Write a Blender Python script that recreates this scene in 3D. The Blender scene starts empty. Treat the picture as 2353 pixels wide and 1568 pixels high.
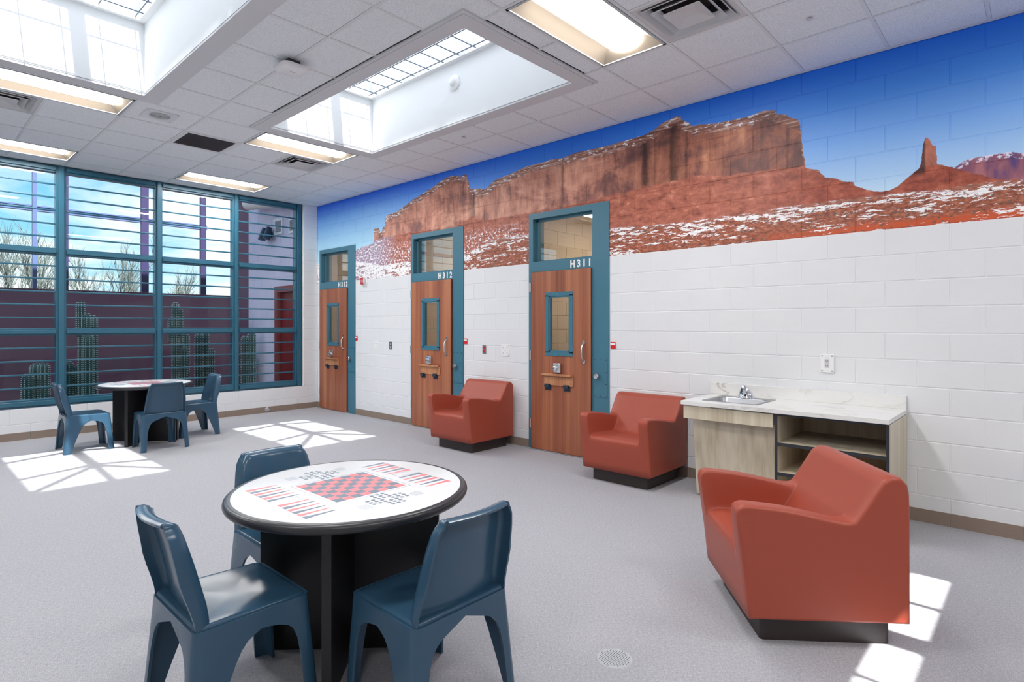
import bpy, bmesh, math, random
from mathutils import Vector, Matrix
R = math.radians
random.seed(7)
C = bpy.context.scene.collection

# ------------------------------------------------------------------ camera, sky, sun, exposure
sc = bpy.context.scene
cd = bpy.data.cameras.new('camera'); cam = bpy.data.objects.new('camera', cd); C.objects.link(cam)
cd.sensor_width = 36.0; cd.lens = 1328.11 * 36.0 / 2353.0
cd.shift_x = 0.0; cd.shift_y = -(784.0 - 747.64) / 2353.0
cd.clip_start = 0.05; cd.clip_end = 500
cam.location = (0, 0, 1.4854); cam.rotation_euler = (math.pi / 2, 0, -0.8246)
sc.camera = cam
sc.view_settings.view_transform = 'Standard'
try: sc.view_settings.look = 'None'
except Exception: pass
sc.view_settings.gamma = 1.0; sc.view_settings.use_curve_mapping = False
sc.view_settings.exposure = 0.0
sc.cycles.max_bounces = 9; sc.cycles.diffuse_bounces = 6; sc.cycles.glossy_bounces = 4
sc.cycles.transparent_max_bounces = 24; sc.cycles.transmission_bounces = 6
sc.cycles.caustics_reflective = False; sc.cycles.caustics_refractive = False
sc.cycles.sample_clamp_indirect = 6.0
sc.cycles.use_denoising = True

SKY_STRENGTH = 1.28
SUN_STRENGTH = 20.0
LAMP = 43.0

def s2l(c):
    return tuple(((x / 255.0) / 12.92) if x / 255.0 <= 0.04045 else (((x / 255.0) + 0.055) / 1.055) ** 2.4 for x in c)

class NT:
    """a tiny builder for shader node trees"""
    def __init__(s, tree): s.t = tree; s.n = tree.nodes; s.l = tree.links
    def new(s, typ, **kw):
        x = s.n.new(typ)
        for k, v in kw.items(): setattr(x, k, v)
        return x
    def put(s, sock, v):
        if v is None: return
        if isinstance(v, bpy.types.NodeSocket): s.l.new(v, sock)
        elif isinstance(v, (tuple, list)):
            v = tuple(v)
            if sock.type == 'RGBA' and len(v) == 3: v = v + (1.0,)
            sock.default_value = v
        else: sock.default_value = v
    def m(s, op, a, b=None, c=None, clamp=False):
        x = s.new('ShaderNodeMath', operation=op, use_clamp=clamp)
        s.put(x.inputs[0], a)
        if b is not None: s.put(x.inputs[1], b)
        if c is not None: s.put(x.inputs[2], c)
        return x.outputs[0]
    def mix(s, f, a, b):
        x = s.new('ShaderNodeMixRGB'); s.put(x.inputs[0], f); s.put(x.inputs[1], a); s.put(x.inputs[2], b)
        return x.outputs[0]
    def mul(s, f, a, b):
        x = s.new('ShaderNodeMixRGB', blend_type='MULTIPLY'); s.put(x.inputs[0], f); s.put(x.inputs[1], a); s.put(x.inputs[2], b)
        return x.outputs[0]
    def noise(s, vec, scale=1.0, detail=4.0, rough=0.55, dist=0.0):
        x = s.new('ShaderNodeTexNoise'); s.put(x.inputs['Vector'], vec); x.inputs['Scale'].default_value = scale
        x.inputs['Detail'].default_value = detail; x.inputs['Roughness'].default_value = rough
        x.inputs['Distortion'].default_value = dist
        return x.outputs['Fac']
    def comb(s, x, y, z=0.0):
        c = s.new('ShaderNodeCombineXYZ'); s.put(c.inputs[0], x); s.put(c.inputs[1], y); s.put(c.inputs[2], z)
        return c.outputs[0]
    def sep(s, v):
        c = s.new('ShaderNodeSeparateXYZ'); s.put(c.inputs[0], v); return c.outputs
    def ramp(s, f, stops, interp='LINEAR'):
        r = s.new('ShaderNodeValToRGB'); r.color_ramp.interpolation = interp
        e = r.color_ramp.elements
        while len(e) < len(stops): e.new(0.5)
        for i, (p, c) in enumerate(stops):
            e[i].position = p; e[i].color = tuple(c) + (1.0,) if len(c) == 3 else c
        s.put(r.inputs[0], f); return r.outputs[0]
    def step(s, v, edge, width):
        """0 below edge, 1 above edge + width"""
        return s.m('DIVIDE', s.m('SUBTRACT', v, edge), width, clamp=True)
    def curve(s, x, pts, x0, x1, y0, y1):
        f = s.new('ShaderNodeFloatCurve')
        mp = f.mapping; mp.use_clip = False; cu = mp.curves[0]
        q = []
        last = -1e9
        for a, b in pts:
            a = min(1.0, max(0.0, (a - x0) / (x1 - x0)))
            if a <= last: a = last + 0.0006
            if a > 1.0: break
            last = a; q.append((a, (b - y0) / (y1 - y0)))
        cu.points[0].location = q[0]; cu.points[1].location = q[-1]
        for p in q[1:-1]: cu.points.new(*p)
        for p in cu.points: p.handle_type = 'VECTOR'
        mp.update()
        s.put(f.inputs['Value'], s.m('DIVIDE', s.m('SUBTRACT', x, x0), x1 - x0, clamp=True))
        return s.m('ADD', s.m('MULTIPLY', f.outputs[0], y1 - y0), y0)

def new_mat(name):
    m = bpy.data.materials.new(name); m.use_nodes = True
    t = NT(m.node_tree); t.n.clear()
    o = t.new('ShaderNodeOutputMaterial'); return m, t, o

def pbr(name, col, rough=0.5, metal=0.0, spec=0.5, var=0.0, vscale=3.0, bump=0.0, bscale=60.0, coat=0.0):
    m, t, o = new_mat(name)
    b = t.new('ShaderNodeBsdfPrincipled')
    b.inputs['Roughness'].default_value = rough; b.inputs['Metallic'].default_value = metal
    b.inputs['Specular IOR Level'].default_value = spec
    if coat: b.inputs['Coat Weight'].default_value = coat; b.inputs['Coat Roughness'].default_value = 0.1
    pos = t.new('ShaderNodeNewGeometry').outputs['Position']
    c = col + (1.0,) if isinstance(col, tuple) and len(col) == 3 else col
    if var:
        n = t.noise(pos, vscale, 5)
        c = t.mix(n, tuple(x * (1 - var) for x in col[:3]), tuple(min(1.0, x * (1 + var)) for x in col[:3]))
    t.put(b.inputs['Base Color'], c)
    if bump:
        bp = t.new('ShaderNodeBump'); bp.inputs['Strength'].default_value = bump; bp.inputs['Distance'].default_value = 0.002
        t.put(bp.inputs['Height'], t.noise(pos, bscale, 4)); t.put(b.inputs['Normal'], bp.outputs[0])
    t.l.new(b.outputs[0], o.inputs[0]); return m

# world: sky with soft clouds
w = bpy.data.worlds.new('sky'); sc.world = w; w.use_nodes = True
t = NT(w.node_tree); t.n.clear()
wo = t.new('ShaderNodeOutputWorld'); bg = t.new('ShaderNodeBackground')
d = t.new('ShaderNodeTexCoord').outputs['Generated']
x, y, z = t.sep(d)
base = t.ramp(t.m('MAXIMUM', z, 0.0), [(0.0, s2l((205, 236, 250))), (0.10, s2l((150, 215, 248))), (0.30, s2l((95, 180, 240))), (1.0, s2l((60, 140, 225)))])
zz = t.m('ADD', t.m('MAXIMUM', z, 0.0), 0.16)
cv = t.comb(t.m('DIVIDE', x, zz), t.m('DIVIDE', y, zz), 0.35)
cl = t.noise(cv, 1.15, 7, 0.55, 0.4)
cf = t.ramp(cl, [(0.42, (0, 0, 0)), (0.60, (1, 1, 1))])
skyc = t.mix(t.m('MULTIPLY', cf, 0.92), base, (1.0, 1.0, 1.0))
ground_f = t.step(z, -0.08, 0.08)
skyc = t.mix(ground_f, (0.30, 0.27, 0.24), skyc)
t.put(bg.inputs[0], skyc); bg.inputs[1].default_value = SKY_STRENGTH
t.l.new(bg.outputs[0], wo.inputs[0])

sd = bpy.data.lights.new('sun', 'SUN'); sun = bpy.data.objects.new('sun', sd); C.objects.link(sun)
sd.energy = SUN_STRENGTH; sd.angle = R(0.53); sd.color = (1.0, 0.985, 0.965)
sun.location = (0, -10, 20)
SUN_DIR = Vector((0.092, 0.66, -1.0)).normalized()
sun.rotation_euler = SUN_DIR.to_track_quat('-Z', 'Y').to_euler()

# ------------------------------------------------------------------ dimensions of the room
V = 5.3106      # mural wall plane x
D = 9.723       # window wall plane y
H = 3.6403      # ceiling
XL, YB = -4.2, -4.6
COURSE = 0.20320; BLK = 0.4064
GX0, GY0, T = 4.0725, 0.9028, 0.6096

# ------------------------------------------------------------------ materials
M = {}
def wall_paint():
    m, t, o = new_mat('painted_block')
    b = t.new('ShaderNodeBsdfPrincipled'); b.inputs['Roughness'].default_value = 0.45
    pos = t.new('ShaderNodeNewGeometry').outputs['Position']
    n = t.noise(pos, 1.2, 3)
    t.put(b.inputs['Base Color'], t.mix(n, s2l((226, 228, 231)), s2l((234, 236, 238))))
    bp = t.new('ShaderNodeBump'); bp.inputs['Strength'].default_value = 0.25; bp.inputs['Distance'].default_value = 0.002
    t.put(bp.inputs['Height'], t.noise(pos, 90, 4)); t.put(b.inputs['Normal'], bp.outputs[0])
    t.l.new(b.outputs[0], o.inputs[0]); return m
M['wall'] = wall_paint()
M['plain_white'] = pbr('white_paint', s2l((228, 228, 226)), 0.6)
M['base'] = pbr('brown_base_paint', s2l((142, 126, 114)), 0.5, var=0.06)
M['teal'] = pbr('teal_paint', s2l((66, 118, 138)), 0.35, spec=0.5)
M['teal_dark'] = pbr('teal_window_paint', s2l((46, 98, 120)), 0.32)
M['steel'] = pbr('brushed_steel', (0.72, 0.73, 0.74), 0.25, 1.0, bump=0.05, bscale=200)
M['sinksteel'] = pbr('sink_steel', (0.42, 0.43, 0.45), 0.38, 1.0)
M['chrome'] = pbr('chrome', (0.85, 0.85, 0.87), 0.06, 1.0)
M['black'] = pbr('black_void', (0.006, 0.006, 0.007), 0.7)
M['iron'] = pbr('blue_black_iron', s2l((52, 66, 80)), 0.4, 0.3)
M['red'] = pbr('red_plastic', s2l((214, 32, 40)), 0.4)
M['white_plastic'] = pbr('white_plastic', s2l((240, 240, 240)), 0.35)
M['gray_plastic'] = pbr('grey_plastic', s2l((205, 206, 208)), 0.4)
M['white_print'] = pbr('white_lettering', s2l((246, 246, 244)), 0.5)
M['dark_print'] = pbr('dark_print', s2l((118, 132, 145)), 0.3)
M['pink_print'] = pbr('red_print', s2l((236, 136, 138)), 0.3)
M['line_print'] = pbr('grey_line_print', s2l((176, 186, 194)), 0.4)
M['laminate'] = pbr('pale_laminate', s2l((226, 228, 230)), 0.28)
M['black_edge'] = pbr('black_vinyl_edge', s2l((44, 44, 48)), 0.32)
M['black_panel'] = pbr('black_laminate', s2l((16, 16, 20)), 0.42)
M['panel_edge'] = pbr('grey_edge_band', s2l((48, 50, 52)), 0.4)
M['chair'] = pbr('blue_moulded_plastic', s2l((48, 80, 103)), 0.22, spec=0.5, var=0.04)
M['terra'] = pbr('terracotta_plastic', s2l((162, 74, 55)), 0.42, spec=0.4, var=0.02)
M['plinth'] = pbr('dark_brown_plinth', s2l((50, 42, 40)), 0.45)
M['tbar'] = pbr('ceiling_grid_white', s2l((224, 226, 228)), 0.5)
M['trim'] = pbr('skylight_trim_paint', s2l((214, 214, 217)), 0.6)
M['shaft'] = pbr('shaft_white', s2l((238, 240, 241)), 0.6)
M['mesh_dark'] = pbr('dark_grille', s2l((86, 80, 84)), 0.5)
M['wire'] = pbr('grid_wire', s2l((96, 108, 124)), 0.4, 0.3)
M['shade_gray'] = pbr('grey_metal', s2l((186, 190, 194)), 0.5)
M['edge_black'] = pbr('black_edge_band', s2l((44, 48, 54)), 0.5)
M['cellwall'] = pbr('tan_block', s2l((186, 166, 142)), 0.6, var=0.06, vscale=2)
M['maroon'] = pbr('maroon_block', s2l((114, 82, 102)), 0.75, var=0.10, vscale=1.5)
M['lilac'] = pbr('lilac_block', s2l((226, 218, 238)), 0.75, var=0.03)
M['redmetal'] = pbr('dark_red_metal', s2l((130, 34, 38)), 0.45)
M['purple'] = pbr('purple_post', s2l((46, 38, 78)), 0.5)
M['bluebeam'] = pbr('blue_grey_beam', s2l((78, 94, 134)), 0.5)
M['gravel'] = pbr('courtyard_gravel', s2l((84, 70, 62)), 0.9, var=0.2, vscale=8)
M['bark'] = pbr('pale_bark', s2l((96, 106, 100)), 0.8)
M['cactus'] = pbr('cactus_skin', s2l((40, 84, 84)), 0.6, var=0.15)
M['spine'] = pbr('cactus_spine', s2l((226, 240, 236)), 0.6)
M['spot'] = pbr('tiny_dark', s2l((60, 62, 66)), 0.5)

def carpet():
    m, t, o = new_mat('woven_carpet')
    b = t.new('ShaderNodeBsdfPrincipled'); b.inputs['Roughness'].default_value = 0.85; b.inputs['Specular IOR Level'].default_value = 0.25
    pos = t.new('ShaderNodeNewGeometry').outputs['Position']; px, py, pz = t.sep(pos)
    f1 = t.noise(t.comb(t.m('MULTIPLY', px, 60), t.m('MULTIPLY', py, 420), 0), 1, 3, 0.6)
    f2 = t.noise(t.comb(t.m('MULTIPLY', px, 420), t.m('MULTIPLY', py, 60), 3), 1, 3, 0.6)
    f3 = t.noise(pos, 300, 2)
    f = t.m('ADD', t.m('ADD', t.m('MULTIPLY', f1, 0.38), t.m('MULTIPLY', f2, 0.38)), t.m('MULTIPLY', f3, 0.24))
    col = t.ramp(f, [(0.34, s2l((136, 136, 141))), (0.5, s2l((170, 170, 175))), (0.64, s2l((206, 206, 210)))])
    big = t.noise(pos, 0.7, 3)
    col = t.mul(1.0, col, t.mix(big, (0.94, 0.94, 0.95), (1, 1, 1)))
    t.put(b.inputs['Base Color'], col)
    bp = t.new('ShaderNodeBump'); bp.inputs['Strength'].default_value = 0.3; bp.inputs['Distance'].default_value = 0.002
    t.put(bp.inputs['Height'], f); t.put(b.inputs['Normal'], bp.outputs[0])
    t.l.new(b.outputs[0], o.inputs[0]); return m
M['carpet'] = carpet()

def tile_mat():
    m, t, o = new_mat('acoustic_tile')
    b = t.new('ShaderNodeBsdfPrincipled'); b.inputs['Roughness'].default_value = 0.85
    pos = t.new('ShaderNodeNewGeometry').outputs['Position']
    n = t.noise(pos, 130, 3)
    t.put(b.inputs['Base Color'], t.ramp(n, [(0.36, s2l((222, 226, 231))), (0.56, s2l((240, 243, 246)))]))
    bp = t.new('ShaderNodeBump'); bp.inputs['Strength'].default_value = 0.25; bp.inputs['Distance'].default_value = 0.002
    t.put(bp.inputs['Height'], n); t.put(b.inputs['Normal'], bp.outputs[0])
    t.l.new(b.outputs[0], o.inputs[0]); return m
M['tile'] = tile_mat()

def wood(name, cols, along='z', sx=14.0, rough=0.4):
    m, t, o = new_mat(name)
    b = t.new('ShaderNodeBsdfPrincipled'); b.inputs['Roughness'].default_value = rough
    px, py, pz = t.sep(t.new('ShaderNodeNewGeometry').outputs['Position'])
    s1 = t.m('MULTIPLY', py, sx); s2 = t.m('MULTIPLY', pz, sx * 0.05); s3 = t.m('MULTIPLY', px, sx)
    wide = t.noise(t.comb(t.m('MULTIPLY', s1, 0.55), t.m('MULTIPLY', s2, 0.3), s3), 1, 2, 0.5)
    fine = t.noise(t.comb(t.m('MULTIPLY', s1, 7), s2, s3), 1, 5, 0.65, 0.3)
    f = t.m('ADD', t.m('MULTIPLY', wide, 0.62), t.m('MULTIPLY', fine, 0.38))
    t.put(b.inputs['Base Color'], t.ramp(f, [(0.33, s2l(cols[0])), (0.48, s2l(cols[1])), (0.62, s2l(cols[2]))]))
    t.l.new(b.outputs[0], o.inputs[0]); return m
M['door'] = wood('cherry_veneer', [(122, 66, 46), (156, 92, 66), (184, 120, 84)])
M['flap'] = wood('light_cherry_veneer', [(160, 104, 70), (184, 126, 88), (202, 146, 104)])
M['dooredge'] = pbr('door_edge_veneer', s2l((112, 62, 42)), 0.45)
M['oak'] = wood('pale_oak_laminate', [(178, 164, 140), (202, 190, 166), (216, 205, 184)], sx=26.0, rough=0.45)

def marble():
    m, t, o = new_mat('white_marble_laminate')
    b = t.new('ShaderNodeBsdfPrincipled'); b.inputs['Roughness'].default_value = 0.28
    px, py, pz = t.sep(t.new('ShaderNodeNewGeometry').outputs['Position'])
    q = t.comb(t.m('ADD', t.m('MULTIPLY', px, 1.6), pz), t.m('MULTIPLY', py, 0.9), t.m('MULTIPLY', pz, 1.2))
    n = t.noise(q, 2.6, 8, 0.62, 1.2)
    vein = t.m('ABSOLUTE', t.m('SUBTRACT', n, 0.5))
    c = t.ramp(vein, [(0.0, s2l((150, 140, 128))), (0.014, s2l((196, 191, 184))), (0.05, s2l((228, 227, 224)))])
    n2 = t.noise(q, 1.1, 4)
    c = t.mix(t.step(n2, 0.45, 0.2), s2l((232, 232, 230)), c)
    t.put(b.inputs['Base Color'], c); t.l.new(b.outputs[0], o.inputs[0]); return m
M['marble'] = marble()

def glass(name, ior, tint=(0.97, 0.99, 0.99), white=0.0):
    m, t, o = new_mat(name)
    tr = t.new('ShaderNodeBsdfTransparent'); tr.inputs[0].default_value = tint + (1,)
    gl = t.new('ShaderNodeBsdfGlossy'); gl.inputs['Roughness'].default_value = 0.0; gl.inputs[0].default_value = (1, 1, 1, 1)
    fr = t.new('ShaderNodeFresnel'); bf = t.new('ShaderNodeNewGeometry').outputs['Backfacing']
    t.put(fr.inputs[0], t.m('ADD', ior, t.m('MULTIPLY', bf, 1.0 / ior - ior)))
    mx = t.new('ShaderNodeMixShader'); t.l.new(fr.outputs[0], mx.inputs[0]); t.l.new(tr.outputs[0], mx.inputs[1]); t.l.new(gl.outputs[0], mx.inputs[2])
    out = mx.outputs[0]
    if white:
        tl = t.new('ShaderNodeBsdfTranslucent'); tl.inputs[0].default_value = (0.95, 0.97, 1.0, 1)
        m2 = t.new('ShaderNodeMixShader'); m2.inputs[0].default_value = white
        t.l.new(out, m2.inputs[1]); t.l.new(tl.outputs[0], m2.inputs[2]); out = m2.outputs[0]
    t.l.new(out, o.inputs[0]); return m
M['glass'] = glass('window_glass', 1.25)
M['cellglass'] = glass('security_glass', 1.95, (0.95, 0.96, 0.95))
M['skyglass'] = glass('skylight_acrylic', 1.2, (0.99, 1.0, 1.0), white=0.26)

def emit(name, col, s):
    m, t, o = new_mat(name); e = t.new('ShaderNodeEmission'); e.inputs[0].default_value = col + (1,); e.inputs[1].default_value = s
    t.l.new(e.outputs[0], o.inputs[0]); return m
M['lens'] = emit('lamp_lens_glow', (1.0, 0.975, 0.95), LAMP)
M['celllens'] = emit('cell_lamp_glow', (1.0, 0.92, 0.80), 72.0)
M['troffer'] = pbr('troffer_darkened_tan', s2l((122, 112, 99)), 0.6)  # reflector colour darkened to tan to offset the strong lens light

# mural: skyline outlines in wall metres (y along the wall, z up)
SKY = [(0.0,2.49),(0.113,2.49),(0.241,2.512),(0.387,2.583),(0.496,2.642),(0.572,2.679),(0.6,2.691),(0.601,2.82),(0.609,2.832),(0.619,2.825),(0.628,2.843),(0.641,2.875),(0.657,2.901),(0.667,2.905),(0.677,2.882),(0.686,2.819),(0.694,2.726),(0.706,2.68),(0.779,2.621),(0.847,2.563),(0.896,2.54),(0.974,2.542),(1.046,2.568),(1.105,2.597),(1.139,2.619),(1.15,2.65),(1.225,2.668),(1.273,2.698),(1.351,2.721),(1.387,2.757),(1.404,2.793),(1.509,2.83),(1.516,2.939),(1.533,3.032),(1.545,3.124),(1.549,3.217),(1.575,3.262),(1.642,3.292),(1.66,3.321),(1.747,3.349),(1.751,3.38),(1.847,3.401),(1.923,3.393),(2.017,3.384),(2.153,3.389),(2.294,3.394),(2.44,3.422),(2.524,3.419),(2.56,3.466),(2.642,3.516),(2.651,3.561),(2.702,3.558),(2.782,3.541),(2.863,3.523),(2.912,3.488),(3.031,3.457),(3.169,3.447),(3.349,3.441),(3.52,3.437),(3.732,3.441),(3.936,3.448),(4.104,3.422),(4.259,3.437),(4.486,3.429),(4.674,3.427),(4.899,3.393),(5.079,3.37),(5.211,3.354),(5.342,3.285),(5.402,3.264),(5.488,3.297),(5.609,3.306),(5.668,3.316),(5.711,3.439),(5.746,3.524),(5.824,3.531),(5.85,3.483),(5.868,3.529),(6.047,3.56),(6.208,3.545),(6.306,3.507),(6.519,3.451),(6.765,3.39),(6.95,3.349),(7.138,3.281),(7.314,3.229),(7.556,3.212),(7.599,3.195),(7.634,3.028),(7.681,3.047),(7.704,2.975),(7.744,2.961),(7.787,3.032),(7.929,3.037),(7.937,2.813),(8.071,2.789),(8.25,2.779),(8.466,2.739),(8.831,2.72),(9.4,2.64),(9.62,2.56),(9.64,2.51),(10.0,2.55)]
FAR = [(0.0,2.68),(0.113,2.686),(0.12,2.687),(0.122,2.673),(0.174,2.694),(0.27,2.696),(0.358,2.695),(0.434,2.684),(0.49,2.647),(0.503,2.595),(0.6,2.54),(0.8,2.3),(10.0,2.3)]
CLIFF = [(0.0,3.7),(1.30,3.7),(1.32,2.70),(1.499,2.821),(1.758,2.85),(2.017,2.864),(2.223,2.868),(2.44,2.931),(2.749,2.905),(3.046,2.908),(3.258,2.883),(3.461,2.881),(3.881,2.851),(4.618,2.839),(5.402,2.845),(5.634,2.926),(6.028,2.825),(6.956,2.866),(7.564,2.864),(7.92,2.824),(7.94,3.7),(10.0,3.7)]
GRD = [(0.0,2.49),(0.115,2.497),(0.329,2.506),(0.572,2.498),(0.904,2.519),(1.12,2.519),(1.341,2.516),(1.758,2.512),(2.017,2.5),(2.353,2.508),(2.592,2.502),(3.169,2.52),(3.461,2.54),(4.618,2.60),(5.187,2.60),(5.509,2.52),(5.798,2.45),(6.956,2.46),(7.681,2.43),(8.466,2.56),(9.4,2.60),(10.0,2.6)]
CRK = [(0.0,0),(1.63,0),(1.65,.7),(1.67,0),(1.86,0),(1.87,.4),(1.89,0),(2.20,0),(2.22,.35),(2.24,0),(2.56,0),(2.585,.75),(2.61,.2),(2.66,.15),(2.70,.75),(2.745,.95),(2.78,.25),(2.9,.1),(2.93,.6),(2.95,.1),(2.99,.3),(3.035,.95),(3.065,.8),(3.10,.1),(3.5,0),(3.53,.4),(3.56,0),(4.09,0),(4.11,.7),(4.14,.1),(4.6,0),(5.56,0),(5.60,.8),(5.68,.3),(5.72,0),(6.2,.25),(6.24,0),(6.8,0),(6.83,.35),(6.86,0),(7.3,0),(7.33,.4),(7.36,0),(10,0)]

def mural():
    m, t, o = new_mat('desert_mural_print')
    b = t.new('ShaderNodeBsdfPrincipled'); b.inputs['Roughness'].default_value = 0.5
    px, u, v = t.sep(t.new('ShaderNodeNewGeometry').outputs['Position'])
    uv = t.comb(u, v, 0)
    jit = t.m('SUBTRACT', t.noise(uv, 9, 7, 0.62), 0.5)
    jit2 = t.m('SUBTRACT', t.noise(t.comb(u, v, 5), 28, 4, 0.6), 0.5)
    def multi(pts, uu):
        def seg(a, c):
            def at(x):
                for (x0, y0), (x1, y1) in zip(pts, pts[1:]):
                    if x0 <= x <= x1: return y0 + (y1 - y0) * (x - x0) / max(1e-6, x1 - x0)
                return pts[-1][1]
            return [(a, at(a))] + [p for p in pts if a < p[0] < c] + [(c, at(c))]
        k = [t.curve(uu, seg(a, c), a, c, 0.0, 4.0) for a, c in ((0, 1.25), (1.25, 3.5), (3.5, 6.5), (6.5, 10.0))]
        r = k[0]
        for i, e in enumerate((1.25, 3.5, 6.5)):
            f = t.m('GREATER_THAN', uu, e)
            r = t.m('ADD', t.m('MULTIPLY', r, t.m('SUBTRACT', 1.0, f)), t.m('MULTIPLY', k[i + 1], f))
        return r
    uj = t.m('ADD', u, t.m('MULTIPLY', jit2, 0.02))
    S = t.m('ADD', multi(SKY, uj), t.m('MULTIPLY', jit2, 0.022))
    F = t.m('ADD', multi(FAR, u), t.m('MULTIPLY', jit2, 0.012))
    CL = t.m('ADD', multi(CLIFF, u), t.m('MULTIPLY', jit, 0.10))
    G = t.m('ADD', multi(GRD, u), t.m('MULTIPLY', jit, 0.05))
    K = multi(CRK, t.m('ADD', u, t.m('ADD', t.m('MULTIPLY', jit, 0.05), t.m('MULTIPLY', jit2, 0.03))))
    # sky
    vs = t.m('DIVIDE', t.m('SUBTRACT', v, 2.5), 1.14)
    skyr = t.ramp(vs, [(0.0, s2l((176, 202, 228))), (0.16, s2l((150, 184, 222))), (0.42, s2l((112, 160, 218))), (0.72, s2l((58, 126, 208))), (1.0, s2l((6, 98, 206)))])
    skyl = t.ramp(vs, [(0.0, s2l((178, 212, 246))), (0.4, s2l((146, 190, 244))), (0.75, s2l((104, 158, 236))), (1.0, s2l((14, 92, 210)))])
    col = t.mix(t.step(u, 4.0, 4.0), skyr, skyl)
    # far mesa
    st = t.noise(t.comb(t.m('MULTIPLY', u, 10), t.m('MULTIPLY', v, 3), 9), 1, 4)
    farc = t.ramp(st, [(0.38, s2l((70, 52, 104))), (0.5, s2l((120, 72, 90))), (0.64, s2l((150, 94, 100)))])
    snowf = t.m('MULTIPLY', t.step(v, t.m('SUBTRACT', F, 0.045), 0.01), t.step(jit2, -0.02, 0.08))
    farc = t.mix(snowf, farc, s2l((205, 200, 222)))
    col = t.mix(t.step(F, v, 0.006), col, farc)
    # cliff rock
    streak = t.noise(t.comb(t.m('MULTIPLY', u, 8), t.m('MULTIPLY', v, 1.9), 0), 1, 9, 0.7, 0.35)
    blot = t.noise(t.comb(t.m('MULTIPLY', u, 1.9), t.m('MULTIPLY', v, 2.6), 2), 1, 9, 0.62, 0.9)
    rk = t.m('ADD', t.m('MULTIPLY', streak, 0.40), t.m('MULTIPLY', blot, 0.60))
    rock = t.ramp(rk, [(0.37, s2l((100, 64, 60))), (0.44, s2l((134, 88, 78))), (0.47, s2l((160, 106, 88))), (0.53, s2l((184, 130, 110))), (0.62, s2l((208, 158, 132)))])
    rockd = t.ramp(rk, [(0.37, s2l((78, 50, 48))), (0.44, s2l((110, 68, 60))), (0.47, s2l((132, 80, 64))), (0.54, s2l((156, 98, 76))), (0.63, s2l((190, 132, 102)))])
    rock = t.mix(t.step(u, 2.9, 0.7), rockd, rock)
    rock = t.mul(t.m('MULTIPLY', K, 0.85, clamp=True), rock, s2l((62, 52, 58)))
    top = t.m('SUBTRACT', S, v)
    strat = t.noise(t.comb(t.m('MULTIPLY', u, 1.5), t.m('MULTIPLY', v, 42), 4), 1, 4, 0.6, 0.3)
    capf = t.m('SUBTRACT', 1.0, t.step(top, t.m('ADD', 0.07, t.m('MULTIPLY', jit, 0.12)), 0.03))
    capc = t.ramp(strat, [(0.38, s2l((92, 60, 52))), (0.5, s2l((136, 92, 76))), (0.64, s2l((186, 160, 146)))])
    rock = t.mix(t.m('MULTIPLY', capf, 0.85), rock, capc)
    sn = t.noise(t.comb(t.m('MULTIPLY', u, 13), t.m('MULTIPLY', v, 38), 7), 1, 5, 0.65)
    snc = t.m('MULTIPLY', t.m('MULTIPLY', t.step(sn, 0.55, 0.05), capf), t.step(u, 1.6, 0.3))
    rock = t.mix(t.m('MULTIPLY', snc, 0.9), rock, s2l((232, 230, 236)))
    # talus slopes
    tn = t.noise(t.comb(t.m('MULTIPLY', u, 9), t.m('MULTIPLY', v, 15), 1), 1, 10, 0.68)
    tal = t.ramp(tn, [(0.32, s2l((104, 54, 42))), (0.46, s2l((146, 82, 64))), (0.58, s2l((166, 98, 78))), (0.70, s2l((196, 140, 118)))])
    talr = t.ramp(tn, [(0.34, s2l((100, 42, 32))), (0.50, s2l((140, 66, 48))), (0.66, s2l((168, 92, 68)))])
    tal = t.mix(t.step(u, 1.4, 0.5), talr, tal)
    tsn = t.noise(t.comb(t.m('MULTIPLY', u, 26), t.m('MULTIPLY', v, 30), 11), 1, 6, 0.7)
    tall = t.ramp(tsn, [(0.42, s2l((132, 112, 132))), (0.52, s2l((168, 148, 162))), (0.58, s2l((232, 234, 242)))])
    midsn = t.m('MULTIPLY', t.m('MULTIPLY', t.step(u, 4.6, 0.3), t.step(tsn, 0.53, 0.05)), t.m('SUBTRACT', 1.0, t.step(v, 2.66, 0.12)))
    tal = t.mix(midsn, tal, s2l((232, 230, 236)))
    tal = t.mix(t.step(u, 7.3, 0.5), tal, tall)
    body = t.mix(t.step(v, CL, 0.02), tal, rock)
    # shaded faces of the spire
    spire = t.m('MULTIPLY', t.step(u, 0.665, 0.012), t.m('MULTIPLY', t.step(v, 2.60, 0.05), t.m('SUBTRACT', 1.0, t.step(u, 0.76, 0.03))))
    spc = t.ramp(streak, [(0.38, s2l((104, 54, 46))), (0.6, s2l((172, 104, 84)))])
    body = t.mix(t.m('MULTIPLY', t.step(v, 2.67, 0.02), t.m('SUBTRACT', 1.0, t.step(u, 0.74, 0.02))), body, spc)
    body = t.mul(t.m('MULTIPLY', spire, 0.8), body, s2l((70, 56, 66)))
    col = t.mix(t.step(S, v, 0.006), col, body)
    # snowy plain
    warp = t.m('ADD', v, t.m('MULTIPLY', jit, 0.06))
    gs0 = t.noise(t.comb(t.m('MULTIPLY', u, 2.6), t.m('MULTIPLY', warp, 17), 3), 1, 5, 0.6, 0.4)
    gs1 = t.noise(t.comb(t.m('MULTIPLY', u, 11), t.m('MULTIPLY', warp, 62), 13), 1, 5, 0.6, 0.3)
    gs = t.m('ADD', t.m('MULTIPLY', gs0, 0.5), t.m('MULTIPLY', gs1, 0.5))
    gf = t.noise(t.comb(t.m('MULTIPLY', u, 22), t.m('MULTIPLY', v, 40), 6), 1, 5, 0.65)
    red = t.ramp(gf, [(0.36, s2l((104, 54, 40))), (0.52, s2l((146, 80, 56))), (0.68, s2l((170, 108, 82)))])
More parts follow.
